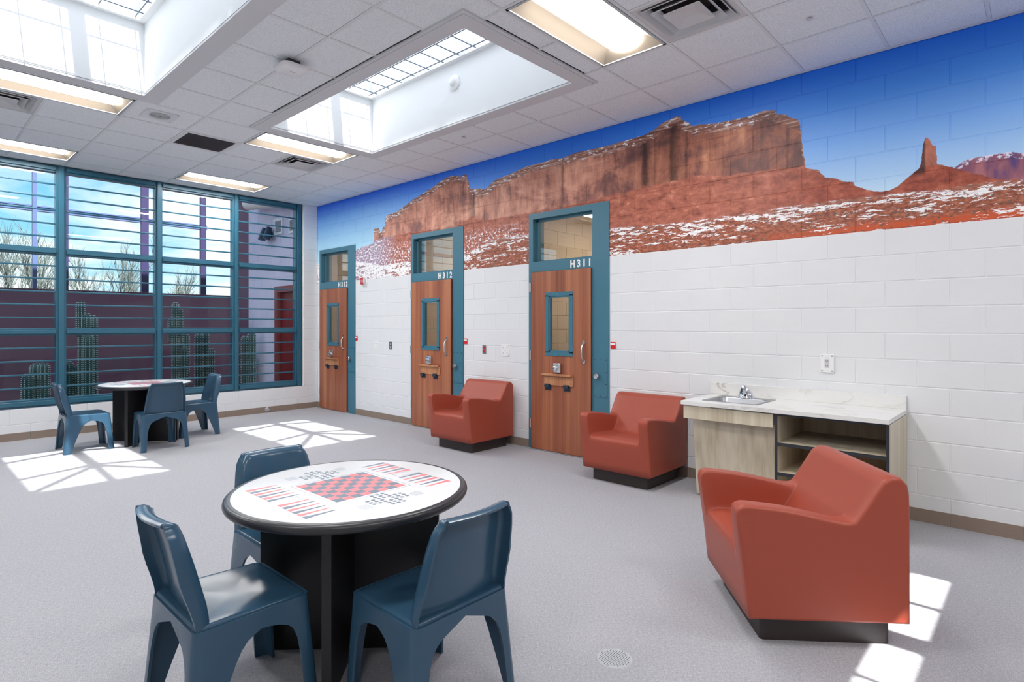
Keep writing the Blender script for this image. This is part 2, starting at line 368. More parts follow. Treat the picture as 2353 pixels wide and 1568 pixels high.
    red = t.mix(t.m('MULTIPLY', t.m('SUBTRACT', 1.0, t.step(v, t.m('ADD', 2.27, t.m('MULTIPLY', jit, 0.1)), 0.05)), t.m('SUBTRACT', 1.0, t.step(u, 1.2, 0.9))), red, s2l((176, 74, 36)))
    shr = t.noise(t.comb(t.m('MULTIPLY', u, 30), t.m('MULTIPLY', v, 60), 8), 1, 4, 0.6)
    shz = t.noise(t.comb(t.m('MULTIPLY', u, 3), t.m('MULTIPLY', v, 14), 12), 1, 3)
    red = t.mix(t.m('MULTIPLY', t.step(shr, 0.55, 0.05), t.step(shz, 0.44, 0.1)), red, s2l((86, 74, 66)))
    edge = t.m('SUBTRACT', G, v)
    dens = t.m('SUBTRACT', 0.545, t.m('MULTIPLY', t.m('SUBTRACT', 1.0, t.step(edge, 0.05, 0.08)), 0.055))
    dens = t.m('SUBTRACT', dens, t.m('MULTIPLY', t.step(u, 5.0, 3.0), 0.10))
    snow = t.m('MULTIPLY', t.step(gs, dens, 0.018), t.step(t.m('ADD', gf, 0.0), 0.40, 0.04))
    gcol = t.mix(snow, red, s2l((232, 236, 244)))
    gcol = t.mix(t.m('MULTIPLY', t.step(u, 7.3, 0.6), t.m('SUBTRACT', 1.0, snow)), gcol, s2l((138, 112, 126)))
    shadow_edge = t.m('MULTIPLY', t.step(t.m('SUBTRACT', 0.05, edge), 0.0, 0.03), 0.25)
    gcol = t.mix(shadow_edge, gcol, s2l((150, 120, 112)))
    col = t.mix(t.step(G, v, 0.012), col, gcol)
    col = t.mul(1.0, col, (1.42, 1.42, 1.44)); col.node.use_clamp = True
    t.put(b.inputs['Base Color'], col)
    bp = t.new('ShaderNodeBump'); bp.inputs['Strength'].default_value = 0.15; bp.inputs['Distance'].default_value = 0.002
    t.put(bp.inputs['Height'], t.noise(uv, 90, 3)); t.put(b.inputs['Normal'], bp.outputs[0])
    t.l.new(b.outputs[0], o.inputs[0]); return m
M['mural'] = mural()

# ------------------------------------------------------------------ mesh helpers
class MB:
    def __init__(s): s.v = []; s.f = []; s.mi = []; s.cur = 0
    def add(s, vs, fs):
        k = len(s.v); s.v += [tuple(p) for p in vs]
        for f in fs: s.f.append(tuple(i + k for i in f)); s.mi.append(s.cur)
        return s
    def box(s, x0, y0, z0, x1, y1, z1):
        vs = [(x0,y0,z0),(x1,y0,z0),(x1,y1,z0),(x0,y1,z0),(x0,y0,z1),(x1,y0,z1),(x1,y1,z1),(x0,y1,z1)]
        return s.add(vs, [(0,3,2,1),(4,5,6,7),(0,1,5,4),(1,2,6,5),(2,3,7,6),(3,0,4,7)])
    def loft(s, rings, closed=True, cap0=True, cap1=True):
        n = len(rings[0]); k = len(s.v)
        for r in rings: s.v += [tuple(p) for p in r]
        for i in range(len(rings) - 1):
            for j in range(n if closed else n - 1):
                a = k + i*n + j; b = k + i*n + (j+1) % n
                s.f.append((a, b, b + n, a + n)); s.mi.append(s.cur)
        if cap0: s.f.append(tuple(k + j for j in reversed(range(n)))); s.mi.append(s.cur)
        if cap1: s.f.append(tuple(k + (len(rings)-1)*n + j for j in range(n))); s.mi.append(s.cur)
        return s
    def tube(s, pts, r, n=8, cap=True):
        pts = [Vector(p) for p in pts]; rings = []
        rr = r if isinstance(r, (list, tuple)) else [r] * len(pts)
        up = None
        for i, p in enumerate(pts):
            d = (pts[min(i+1, len(pts)-1)] - pts[max(i-1, 0)]).normalized()
            if up is None: up = Vector((0, 0, 1)) if abs(d.z) < 0.9 else Vector((1, 0, 0))
            a = d.cross(up).normalized(); b = d.cross(a).normalized(); up = -b if False else a.cross(d).normalized()
            rings.append([p + a * (math.cos(2*math.pi*k/n) * rr[i]) + up * (math.sin(2*math.pi*k/n) * rr[i]) for k in range(n)])
        return s.loft(rings, True, cap, cap)
    def cyl(s, p0, p1, r0, r1=None, n=24): return s.tube([p0, p1], [r0, r0 if r1 is None else r1], n)
    def prism(s, poly, axis, a, b):
        def P(q, h):
            return {'x': (h, q[0], q[1]), 'y': (q[0], h, q[1]), 'z': (q[0], q[1], h)}[axis]
        return s.loft([[P(q, a) for q in poly], [P(q, b) for q in poly]])
    def lathe(s, prof, n=48, c=(0, 0)):
        rings = [[(c[0] + r*math.cos(2*math.pi*k/n), c[1] + r*math.sin(2*math.pi*k/n), z) for k in range(n)] for r, z in prof]
        return s.loft(rings, True, True, True)
    def build(s, name, mats, parent=None, origin=(0, 0, 0), smooth=None, rot=None, bevel=None, solid=None, link=True):
        me = bpy.data.meshes.new(name); ox, oy, oz = origin
        me.from_pydata([(x-ox, y-oy, z-oz) for x, y, z in s.v], [], s.f)
        mats = mats if isinstance(mats, (list, tuple)) else [mats]
        for m in mats: me.materials.append(M[m] if isinstance(m, str) else m)
        for p, i in zip(me.polygons, s.mi): p.material_index = i
        finish(me, smooth, bevel, solid)
        o = bpy.data.objects.new(name, me)
        if link: C.objects.link(o)
        if parent: o.parent = parent
        else: o.location = origin
        return o

def finish(me, smooth=None, bevel=None, solid=None):
    bm = bmesh.new(); bm.from_mesh(me)
    bmesh.ops.recalc_face_normals(bm, faces=bm.faces)
    if bevel:
        w, seg, ang = bevel
        es = [e for e in bm.edges if len(e.link_faces) == 2 and e.calc_face_angle(0) > R(ang)]
        bmesh.ops.bevel(bm, geom=es, offset=w, segments=seg, affect='EDGES', profile=0.5, clamp_overlap=True)
    if solid:
        bmesh.ops.solidify(bm, geom=bm.faces[:], thickness=solid)
        bmesh.ops.recalc_face_normals(bm, faces=bm.faces)
    if smooth is not None:
        for f in bm.faces: f.smooth = True
        for e in bm.edges:
            if len(e.link_faces) == 2 and e.calc_face_angle(0) > R(smooth): e.smooth = False
    bm.to_mesh(me); bm.free(); me.update()

def tag(o, label=None, cat=None, group=None, kind=None):
    if label: o['label'] = label
    if cat: o['category'] = cat
    if group: o['group'] = group
    if kind: o['kind'] = kind
    return o
def empty(name, loc=(0, 0, 0), rz=0.0, parent=None):
    o = bpy.data.objects.new(name, None); C.objects.link(o); o.empty_display_size = 0.1
    o.location = loc; o.rotation_euler = (0, 0, rz)
    if parent: o.parent = parent
    return o
def kids(o): return list(o.children)
def copy_tree(o, parent=None):
    c = o.copy(); C.objects.link(c)
    if parent: c.parent = parent
    for ch in kids(o): copy_tree(ch, c)
    return c
def box(name, b, mat, parent=None, origin=(0, 0, 0), bevel=None, smooth=None):
    return MB().box(*b).build(name, mat, parent, origin, smooth, None, bevel)
def inst(name, me, parent, loc, rot=(0, 0, 0), scale=(1, 1, 1)):
    o = bpy.data.objects.new(name, me); C.objects.link(o); o.parent = parent
    o.location = loc; o.rotation_euler = rot; o.scale = scale
    return o
def struct(o, label=None): 
    o['kind'] = 'structure'
    if label: o['label'] = label
    return o
def rrect(x0, y0, x1, y1, r, n=5):
    out = []
    for cx, cy, a0 in ((x1-r, y1-r, 0), (x0+r, y1-r, 90), (x0+r, y0+r, 180), (x1-r, y0+r, 270)):
        for k in range(n + 1):
            a = R(a0 + 90.0 * k / n); out.append((cx + r*math.cos(a), cy + r*math.sin(a)))
    return out
def lerp_tab(tab, x):
    if x <= tab[0][0]: return tab[0][1]
    for (a, p), (b, q) in zip(tab, tab[1:]):
        if x <= b: return p + (q - p) * (x - a) / (b - a)
    return tab[-1][1]

# ------------------------------------------------------------------ setting: floor
DOORS = [(3.473, 4.622), (5.800, 6.956), (8.468, 9.631)]
TOPD = 2.832
fl = struct(box('floor', (XL, YB, -0.12, 9.4, D, 0.0), 'carpet'), 'grey woven carpet floor of the day room')

# ------------------------------------------------------------------ block walls
_block_mesh = {}
def block_mesh(L, h, mat):
    """one hollow-look masonry face block: front faces -X, length along Y, chamfered face edges"""
    k = (round(L, 3), round(h, 3), mat)
    if k in _block_mesh: return _block_mesh[k]
    c = 0.0030; dp = 0.012; g = 0.0034
    y0, y1, z0, z1 = g, L - g, g, h - g
    vs = [(0, y0+c, z0+c), (0, y1-c, z0+c), (0, y1-c, z1-c), (0, y0+c, z1-c),
          (c, y0, z0), (c, y1, z0), (c, y1, z1), (c, y0, z1),
          (dp, y0, z0), (dp, y1, z0), (dp, y1, z1), (dp, y0, z1)]
    fs = [(0, 3, 2, 1)] + [(i, (i+1) % 4, 4 + (i+1) % 4, 4 + i) for i in range(4)] + [(4+i, 4 + (i+1) % 4, 8 + (i+1) % 4, 8 + i) for i in range(4)]
    me = bpy.data.meshes.new('block'); me.from_pydata(vs, [], fs); me.materials.append(M[mat]); finish(me)
    _block_mesh[k] = me; return me
def spans(a, b, holes):
    out = [(a, b)]
    for h0, h1 in holes:
        nx = []
        for p, q in out:
            if h1 <= p or h0 >= q: nx.append((p, q)); continue
            if h0 - p > 0.012: nx.append((p, h0))
            if q - h1 > 0.012: nx.append((h1, q))
        out = nx
    return out
def lay(a0, a1, zt, j0, holes_at, mat_at, z0=0.0):
    """list of (y, z, length, height, material) face blocks of a running bond"""
    out = []; i = int(round(z0 / COURSE))
    while i * COURSE < zt - 0.02:
        zb = i * COURSE; h = min(COURSE, zt - zb)
        off = j0 + (0.0 if i % 2 == 0 else BLK / 2)
        k = math.floor((a0 - off) / BLK)
        while off + k * BLK < a1:
            p, q = max(a0, off + k * BLK), min(a1, off + (k + 1) * BLK)
            if q - p > 0.015:
                for s0, s1 in spans(p, q, holes_at(zb, zb + h)):
                    out.append((s0, zb, s1 - s0, h, mat_at(zb)))
            k += 1
        i += 1
    return out

wr = struct(empty('wall_right'), 'long block wall, white below and a printed desert panorama above')
bk = MB()
segs = [(YB, DOORS[0][0]), (DOORS[0][1], DOORS[1][0]), (DOORS[1][1], DOORS[2][0]), (DOORS[2][1], D + 0.3)]
bk.cur = 0
for a, b in segs: bk.box(V + 0.0034, a, 0, V + 0.20, b, 2.2352)
bk.cur = 1
for a, b in segs: bk.box(V + 0.0034, a, 2.2352, V + 0.20, b, TOPD)
bk.box(V + 0.0034, YB, TOPD, V + 0.20, D + 0.3, 3.78)
bk.build('mortar_backing', ['wall', 'mural'], wr)
def mural_holes(zb, zt):
    return [d for d in DOORS if zb < TOPD - 0.02]
blocks = lay(-0.35, D, H, 2.9582, mural_holes, lambda zb: 'mural' if zb > 2.2 else 'wall')
def seen(bk_):
    y, z, L, h, m = bk_
    return L * h * V / ((y - 0.0) ** 2 + V * V) ** 1.5 * (1 if y > 0.3 else 0.3)
blocks.sort(key=seen, reverse=True)
for y, z, L, h, m in blocks[:299]:
    o = bpy.data.objects.new('block', block_mesh(L, h, m)); C.objects.link(o); o.parent = wr; o.location = (V, y, z)
rest = MB()
for y, z, L, h, m in blocks[299:]:
    rest.cur = 0 if m == 'wall' else 1
    me = block_mesh(L, h, m)
    rest.add([(V + v.co.x, y + v.co.y, z + v.co.z) for v in me.vertices], [tuple(p.vertices) for p in me.polygons])
rest.build('small_blocks', ['wall', 'mural'], wr)['kind'] = 'stuff'

# window wall: two courses under the glazing and the pier at the corner
WX0, WX1, WZ0, WZ1 = -3.0, 5.039, 0.4064, 3.637
ww = struct(empty('wall_window'), 'low white block wall under the barred window, with a corner pier')
bw = MB(); bw.box(XL, D + 0.0045, 0, WX1, D + 0.20, WZ0 - 0.012); bw.box(WX1 + 0.006, D + 0.0045, 0, V, D + 0.20, 3.78); bw.box(XL, D + 0.0045, WZ1, WX1 + .006, D + 0.20, 3.78)
bw.box(XL, D + 0.0045, WZ0 - .012, WX0, D + 0.2, 3.78)
bw.build('mortar_backing', 'wall', ww)
def rot_block(o, x, z): o.location = (x, D, z); o.rotation_euler = (0, 0, -math.pi / 2); return o
for i in range(2):
    off = 0.05 if i == 0 else 0.05 + BLK / 2
    k = -5
    while off + k * BLK < V:
        p, q = max(-1.6, off + k * BLK), min(V, off + (k + 1) * BLK)
        if q - p > 0.03:
            me = block_mesh(q - p, COURSE, 'wall')
            o = bpy.data.objects.new('block', me); C.objects.link(o); o.parent = ww
            # local +Y -> world -X ; local -X (front) -> world -Y
            o.location = (p, D, i * COURSE); o.rotation_euler = (0, 0, math.pi / 2); o.scale = (1, -1, 1)
        k += 1
for i in range(2, 18):
    h = min(COURSE, H - i * COURSE)
    if h < 0.03: continue
    me = block_mesh(V - WX1 - 0.006, h, 'wall')
    o = bpy.data.objects.new('block', me); C.objects.link(o); o.parent = ww
    o.location = (WX1 + 0.006, D, i * COURSE); o.rotation_euler = (0, 0, math.pi / 2); o.scale = (1, -1, 1)
MB().tube([(WX1 + .012, D + .018, .40), (WX1 + .012, D + .018, H)], .018, 10).build('rounded_corner', 'plain_white', ww, smooth=50)

struct(box('wall_shade_blocker', (-9, D + .02, 3.78, 7.5, D + .20, 10.2), 'plain_white'), 'unseen wall added over the window to shade the courtyard')  # out-of-view wall, added to keep direct sun off the courtyard
struct(box('wall_left', (XL - 0.2, YB, 0, XL, D, 3.8), 'plain_white'), 'plain white wall on the far left')
struct(box('wall_back', (XL, YB - 0.2, 0, V, YB, 3.8), 'plain_white'), 'plain white wall behind the viewer')

# painted base bands
bb = struct(empty('baseboard_right'), 'brown painted base band along the mural wall')
def band(y0, y1):
    y = y0
    js = [2.9582 + BLK * k for k in range(-30, 30)]
    cuts = [y0] + [j for j in js if y0 + 0.02 < j < y1 - 0.02] + [y1]
    for a, b in zip(cuts, cuts[1:]):
        MB().box(V - 0.0025, a + 0.0012, 0.0, V + 0.006, b - 0.0012, 0.0985).build('band_piece', 'base', bb)
for a, b in ((-0.35, DOORS[0][0]), (DOORS[0][1], DOORS[1][0]), (DOORS[1][1], DOORS[2][0]), (DOORS[2][1], D)): band(a, b)
bb2 = struct(empty('baseboard_window'), 'brown painted base band under the window')
x = 0.05 - 5 * BLK
while x < V:
    a, b = max(-1.6, x), min(V - .003, x + BLK)
    if b - a > 0.02: MB().box(a + 0.0012, D - 0.0025, 0.0, b - 0.0012, D + 0.006, 0.0985).build('band_piece', 'base', bb2)
    x += BLK

# ------------------------------------------------------------------ skylight openings
SKL = [('window_2', 2.822, 4.108, 'lit skylight shaft on the right of the ceiling, beside the mural'), ('window_3', 0.342, 1.628, 'skylight shaft at the upper left of the ceiling')]
SY0, SY1 = 3.075, 6.168
FR = 0.162          # flat trim frame width
SLOT = (2.36, -2.17, 3.83, -1.815)

# ------------------------------------------------------------------ ceiling: backing deck, tiles, grid bars
ce = struct(empty('ceiling'), 'suspended grey acoustic tile ceiling')
dk = MB()
holes = [(x0 - 0.05, SY0 - 0.05, x1 + 0.05, SY1 + 0.05) for _, x0, x1, _l in SKL] + [SLOT]
xs = sorted({XL, V + 0.2} | {h[0] for h in holes} | {h[2] for h in holes}); ys = sorted({YB, D + 0.2} | {h[1] for h in holes} | {h[3] for h in holes})
for a, b in zip(xs, xs[1:]):
    for c, d_ in zip(ys, ys[1:]):
        mx, my = (a + b) / 2, (c + d_) / 2
        if any(h[0] < mx < h[2] and h[1] < my < h[3] for h in holes): continue
        if a > V - 0.01: pass
        dk.box(a, c, 3.80, b, d_, 3.92)
dk.build('roof_deck', 'plain_white', ce)
# plain parts of the ceiling out of the picture
PX0, PY0 = GX0 - 9 * T, GY0 - 2 * T     # tiled field starts here
pl = MB(); pl.box(XL, YB, H + 0.004, PX0, D, H + 0.02)
def pieces(a, b, c, d_, hs):
    xs = sorted({a, b} | {min(max(v, a), b) for h in hs for v in (h[0], h[2])}); ys = sorted({c, d_} | {min(max(v, c), d_) for h in hs for v in (h[1], h[3])})
    for p, q in zip(xs, xs[1:]):
        for r, s_ in zip(ys, ys[1:]):
            if q - p < 1e-5 or s_ - r < 1e-5: continue
            mx, my = (p + q) / 2, (r + s_) / 2
            if any(h[0] < mx < h[2] and h[1] < my < h[3] for h in hs): continue
            yield p, r, q, s_
def cell(i, j): return (GX0 + i * T, GY0 + j * T, GX0 + (i + 1) * T, GY0 + (j + 1) * T)
def rng(i0, i1, j): c0, c1 = cell(i0, j), cell(i1, j); return (c0[0], c0[1], c1[2], c1[3])
lights = [rng(-2, -1, 2), rng(-6, -5, 2), rng(-2, -1, 9), rng(-6, -5, 9), rng(-2, -1, 13), rng(-6, -5, 13),
          rng(-2, -1, -4), rng(-6, -5, -4), rng(-10, -9, 2), rng(-10, -9, 9), rng(-10, -9, -4)]
bh = [l for l in lights if l[1] < PY0 or l[0] < PX0] + [SLOT]
pl2 = MB()
for p in pieces(XL, PX0, YB, D, bh): pl2.box(p[0], p[1], H + 0.004, p[2], p[3], H + 0.02)
for p in pieces(PX0, V, YB, PY0, bh): pl2.box(p[0], p[1], H + 0.004, p[2], p[3], H + 0.02)
pl2.build('plain_ceiling_field', 'tile', ce)

diffs = [cell(-1, 1), cell(-1, 10), cell(-6, 10)]
grille = cell(-3, 10)
taken = lights + diffs + [grille]
frames = [(x0 - FR, SY0 - FR, x1 + FR, SY1 + FR) for _, x0, x1, _l in SKL]
def sub(r, h):
    """rectangle r minus rectangle h"""
    if h[2] <= r[0] + 1e-6 or h[0] >= r[2] - 1e-6 or h[3] <= r[1] + 1e-6 or h[1] >= r[3] - 1e-6: return [r]
    out = []
    if h[0] > r[0]: out.append((r[0], r[1], h[0], r[3]))
    if h[2] < r[2]: out.append((h[2], r[1], r[2], r[3]))
    a, b = max(r[0], h[0]), min(r[2], h[2])
    if h[1] > r[1]: out.append((a, r[1], b, h[1]))
    if h[3] < r[3]: out.append((a, h[3], b, r[3]))
    return out
_tm = {}
def tile_mesh(w_, l_):
    k = (round(w_, 3), round(l_, 3))
    if k not in _tm:
        e = 0.004
        mb = MB(); c = 0.004
        mb.loft([[(c, c, 0), (w_-c, c, 0), (w_-c, l_-c, 0), (c, l_-c, 0)], [(0, 0, 0.004), (w_, 0, 0.004), (w_, l_, 0.004), (0, l_, 0.004)], [(0, 0, 0.018), (w_, 0, 0.018), (w_, l_, 0.018), (0, l_, 0.018)]])
        me = bpy.data.meshes.new('ceiling_tile'); me.from_pydata(mb.v, [], mb.f); me.materials.append(M['tile']); finish(me); _tm[k] = me
    return _tm[k]
HB = 0.012
for i in range(-9, 3):
    for j in range(-2, 15):
        c0 = cell(i, j)
        c0 = (c0[0], c0[1], min(c0[2], V), min(c0[3], D))
        if c0[2] - c0[0] < 0.03 or c0[3] - c0[1] < 0.03: continue
        mx, my = (c0[0] + c0[2]) / 2, (c0[1] + c0[3]) / 2
        if any(h[0] < mx < h[2] and h[1] < my < h[3] for h in taken): continue
        rs = [c0]
        for f in frames: rs = [q for r in rs for q in sub(r, f)]
        inset = [(r[0] + HB - .002, r[1] + HB - .002, r[2] - HB + .002, r[3] - HB + .002) for r in rs]
        inset = [r for r in inset if r[2] - r[0] > 0.02 and r[3] - r[1] > 0.02]
        if not inset: continue
        if len(inset) == 1:
            r = inset[0]
            inst('ceiling_tile', tile_mesh(r[2]-r[0], r[3]-r[1]), ce, (r[0], r[1], H + 0.003))
        else:
            mb = MB()
            for r in rs: mb.box(r[0] + (HB-.002 if r[0] == c0[0] else 0), r[1] + (HB-.002 if r[1] == c0[1] else 0), H + 0.003, r[2] - (HB-.002 if r[2] == c0[2] else 0), r[3] - (HB-.002 if r[3] == c0[3] else 0), H + 0.02)
            mb.build('ceiling_tile', 'tile', ce)
# grid bars
def bar_x(y, x0, x1): MB().box(x0, y - HB, H, x1, y + HB, H + 0.0035).build('grid_bar', 'tbar', ce)
def bar_y(x, y0, y1): MB().box(x - HB, y0, H - 0.0004, x + HB, y1, H + 0.0033).build('grid_bar', 'tbar', ce)
def cut(a, b, blocked):
    out = [(a, b)]
    for p, q in blocked:
        out = [s_ for (u, v_) in out for s_ in ([(u, v_)] if q <= u or p >= v_ else [(x0, x1) for x0, x1 in ((u, p), (q, v_)) if x1 - x0 > 0.02])]
    return out
for i in range(-9, 3):
    x = GX0 + i * T
    bl = [(f[1], f[3]) for f in frames if f[0] < x < f[2]] + [(l[1], l[3]) for l in lights if l[0] + .05 < x < l[2] - .05]
    for a, b in cut(PY0, D, bl): bar_y(x, a, b)
for j in range(-2, 15):
    y = GY0 + j * T
    if y > D - 0.02: continue
    bl = [(f[0], f[2]) for f in frames if f[1] < y < f[3]] + [(l[0], l[2]) for l in lights if l[1] + .05 < y < l[3] - .05]
    for a, b in cut(PX0, V, bl): bar_x(y, a, b)
MB().box(V - 0.016, PY0, H - .001, V, D, H + .003).build('edge_angle', 'tbar', ce)
MB().box(PX0, D - 0.012, H - .0012, V, D + .03, H + .003).build('edge_angle', 'tbar', ce)

# ------------------------------------------------------------------ skylight shafts
def skylight(name, x0, x1, label):
    root = struct(empty(name, ((x0 + x1) / 2, (SY0 + SY1) / 2, H)), label); og = root.location[:]
    zt = 4.285; e = 0.055; zc = 5.22
    for nm, b in (('shaft_wall', (x0 - .045, SY0 - .045, H, x0, SY1 + .045, zt)), ('shaft_wall', (x1, SY0 - .045, H, x1 + .045, SY1 + .045, zt)),
                  ('shaft_wall', (x0, SY0 - .045, H, x1, SY0, zt)), ('shaft_wall', (x0, SY1, H, x1, SY1 + .045, zt))):
        MB().box(*b).build(nm, 'shaft', root, og)
    # flat trim frame with a small step
    for z0, z1, a, b in ((H - 0.012, H + 0.004, 0.0, FR), (H - 0.017, H - 0.012, 0.0, FR - 0.028)):
        mb = MB()
        mb.box(x0 - b, SY0 - b, z0, x1 + b, SY0 - a, z1); mb.box(x0 - b, SY1 + a, z0, x1 + b, SY1 + b, z1)
        mb.box(x0 - b, SY0 - a, z0, x0 - a, SY1 + a, z1); mb.box(x1 + a, SY0 - a, z0, x1 + b, SY1 + a, z1)
        mb.build('trim_frame' if b == FR else 'trim_bead', 'trim', root, og)
    # ledge under the roof curb and the curb itself
    mb = MB()
    mb.box(x0 - .05, SY0 - .05, zt, x0 + e, SY1 + .05, zc); mb.box(x1 - e, SY0 - .05, zt, x1 + .05, SY1 + .05, zc)
    mb.box(x0 + e, SY0 - .05, zt, x1 - e, SY0 + e, zc); mb.box(x0 + e, SY1 - e, zt, x1 - e, SY1 + .05, zc)
    mb.build('roof_curb', 'shaft', root, og)
    # security grid of thin bars
    n = 12
    for k in range(1, n + 1):
        y = SY0 + e + (SY1 - SY0 - 2 * e) * (k - 0.5) / n
        MB().tube([(x0 + e, y, zt + .018), (x1 - e, y, zt + .018)], .0055, 6).build('grid_rod', 'wire', root, og)
    for k in range(5):
        x = x0 + e + .03 + (x1 - x0 - 2 * e - .06) * k / 4
        MB().tube([(x, SY0 + e, zt + .027), (x, SY1 - e, zt + .027)], .0055, 6).build('grid_rod', 'wire', root, og)
    # hipped glazing
    X0, X1, Y0, Y1 = x0 + e - .03, x1 - e + .03, SY0 + e - .03, SY1 - e + .03
    xm = (X0 + X1) / 2; zr = zc + 0.36; hip = (X1 - X0) / 2
    A, B = (xm, Y0 + hip, zr), (xm, Y1 - hip, zr)
    def bar(p, q, w_): MB().tube([p, q], w_, 6).build('rafter', 'shaft', root, og)
    bar(A, B, .065)
    ys_ = [Y0 + hip, (Y0 + Y1) / 2 + .12, Y1 - hip]
    ys_ = [A[1], A[1] + (B[1] - A[1]) * 0.5, B[1]]
    for p, q in ((A, (X0, Y0, zc)), (A, (X1, Y0, zc)), (B, (X0, Y1, zc)), (B, (X1, Y1, zc)), (A, (xm, Y0, zc)), (B, (xm, Y1, zc))): bar(p, q, .044)
    for y in (A[1] + .06, 4.75, B[1]):
        bar((xm, y, zr), (X0, y, zc), .046); bar((xm, y, zr), (X1, y, zc), .046)
    g = [((X0, Y0, zc), (X0, Y1, zc), B, A), ((X1, Y1, zc), (X1, Y0, zc), A, B), ((X0, Y0, zc), A, (X1, Y0, zc)), ((X0, Y1, zc), (X1, Y1, zc), B)]
    for q in g:
        mb = MB(); mb.loft([[Vector(p) for p in q], [Vector(p) + Vector((0, 0, .006)) for p in q]])
        mb.build('glazing_panel', 'skyglass', root, og)
    return root
for nm, x0, x1, lb in SKL: skylight(nm, x0, x1, lb)
# narrow roof light behind the viewer that throws the small sun patch at the right
ro = struct(empty('window_4', (SLOT[0], SLOT[1], H)), 'narrow roof light over the near end of the room'); og = ro.location[:]
for a, b in ((2.805, 2.975), (3.345, 3.395), (2.43, 2.47)):
    MB().box(a, SLOT[1] - .02, 3.75, b, SLOT[3] + .02, 3.78).build('cross_bar', 'shaft', ro, og)
mb = MB(); mb.box(SLOT[0] - .03, SLOT[1], H, SLOT[2] + .03, -2.045, H + .012); mb.box(SLOT[0] - .03, SLOT[3], H, SLOT[2] + .03, SLOT[3] + .03, H + .012)
mb.build('curb', 'shaft', ro, og)

# ------------------------------------------------------------------ window 1: barred curtain wall
wn = struct(empty('window_1', (1.9, D + .03, WZ0)), 'tall teal framed window wall with horizontal security bars'); og = wn.location[:]
YF = D + 0.012; YK = D + 0.15
bays = []; xm = 5.039
mull = [(4.913, 5.039, True), (3.837, 3.938, False), (2.715, 2.817, False), (1.540, 1.654, False), (0.425, 0.53, False), (-0.69, -0.585, False), (-1.80, -1.70, False)]
ZR = [(0.4064, 0.51), (1.346, 1.445), (2.425, 2.522), (3.538, 3.637)]
def profile_bar(b, inner, name, axis):
    """front face narrow tube on a wider stop, as on the photographed frames"""
    x0, z0, x1, z1 = b
    mb = MB(); mb.box(x0, D + .045, z0, x1, YK, z1)
    d_ = inner
    if axis == 'v': mb.box(x0 + d_, YF, z0, x1 - d_, D + .045, z1)
    else: mb.box(x0, YF + .004, z0 + d_, x1, D + .0452, z1 - d_)
    mb.build(name, 'teal_dark', wn, og, bevel=(.003, 1, 60))
for x0, x1, edge in mull: profile_bar((x0, WZ0, x1, WZ1), 0.026, 'jamb' if edge else 'mullion', 'v')
for k, (z0, z1) in enumerate(ZR):
    for (a, b) in zip(mull[1:], mull):
        profile_bar((a[1], z0, b[0], z1), 0.024, ('sill', 'transom', 'transom', 'head')[k], 'h')
profile_bar((WX0, WZ0, mull[-1][0], WZ1), 0.024, 'end_panel', 'h')
barz = [3.378, 3.202, 3.03, 2.849, 2.673, 2.282, 2.108, 1.935, 1.759, 1.585, 1.186, 1.01, .834, .66]
for (a, b) in zip(mull[1:], mull):
    for (z0, z1) in zip(ZR, ZR[1:]):
        MB().box(a[1] - .005, D + .094, z0[1] - .005, b[0] + .005, D + .102, z1[0] + .005).build('pane', 'glass', wn, og)
    for z in barz:
        MB().box(a[1] - .004, D + .060, z - .011, b[0] + .004, D + .078, z + .011).build('security_bar', 'teal_dark', wn, og, bevel=(.004, 2, 60), smooth=40)
mb = MB()
for x0, x1, edge in mull:
    for s_ in (x0 + .014, x1 - .014):
        z = .6
        while z < 3.5:
            mb.cyl((s_, D + .0455, z), (s_, D + .042, z), .004, None, 6); z += .23
sc_ = mb.build('screw_heads', 'spot', wn, og); sc_['kind'] = 'stuff'

# ------------------------------------------------------------------ doors to the small rooms
def text_mesh(s, size, mat, space=1.0, bold=0.0, sx=1.0):
    cu = bpy.data.curves.new('lettering', 'FONT'); cu.body = s; cu.size = size; cu.extrude = 0.0008; cu.offset = bold; cu.space_character = space
    cu.align_x = 'CENTER'; cu.align_y = 'CENTER'
    o = bpy.data.objects.new('lettering', cu); C.objects.link(o)
    dg = bpy.context.evaluated_depsgraph_get(); dg.update()
    me = bpy.data.meshes.new_from_object(o.evaluated_get(dg)); C.objects.unlink(o); bpy.data.objects.remove(o)
    for v in me.vertices: v.co.x *= sx
    me.materials.clear(); me.materials.append(M[mat]); return me

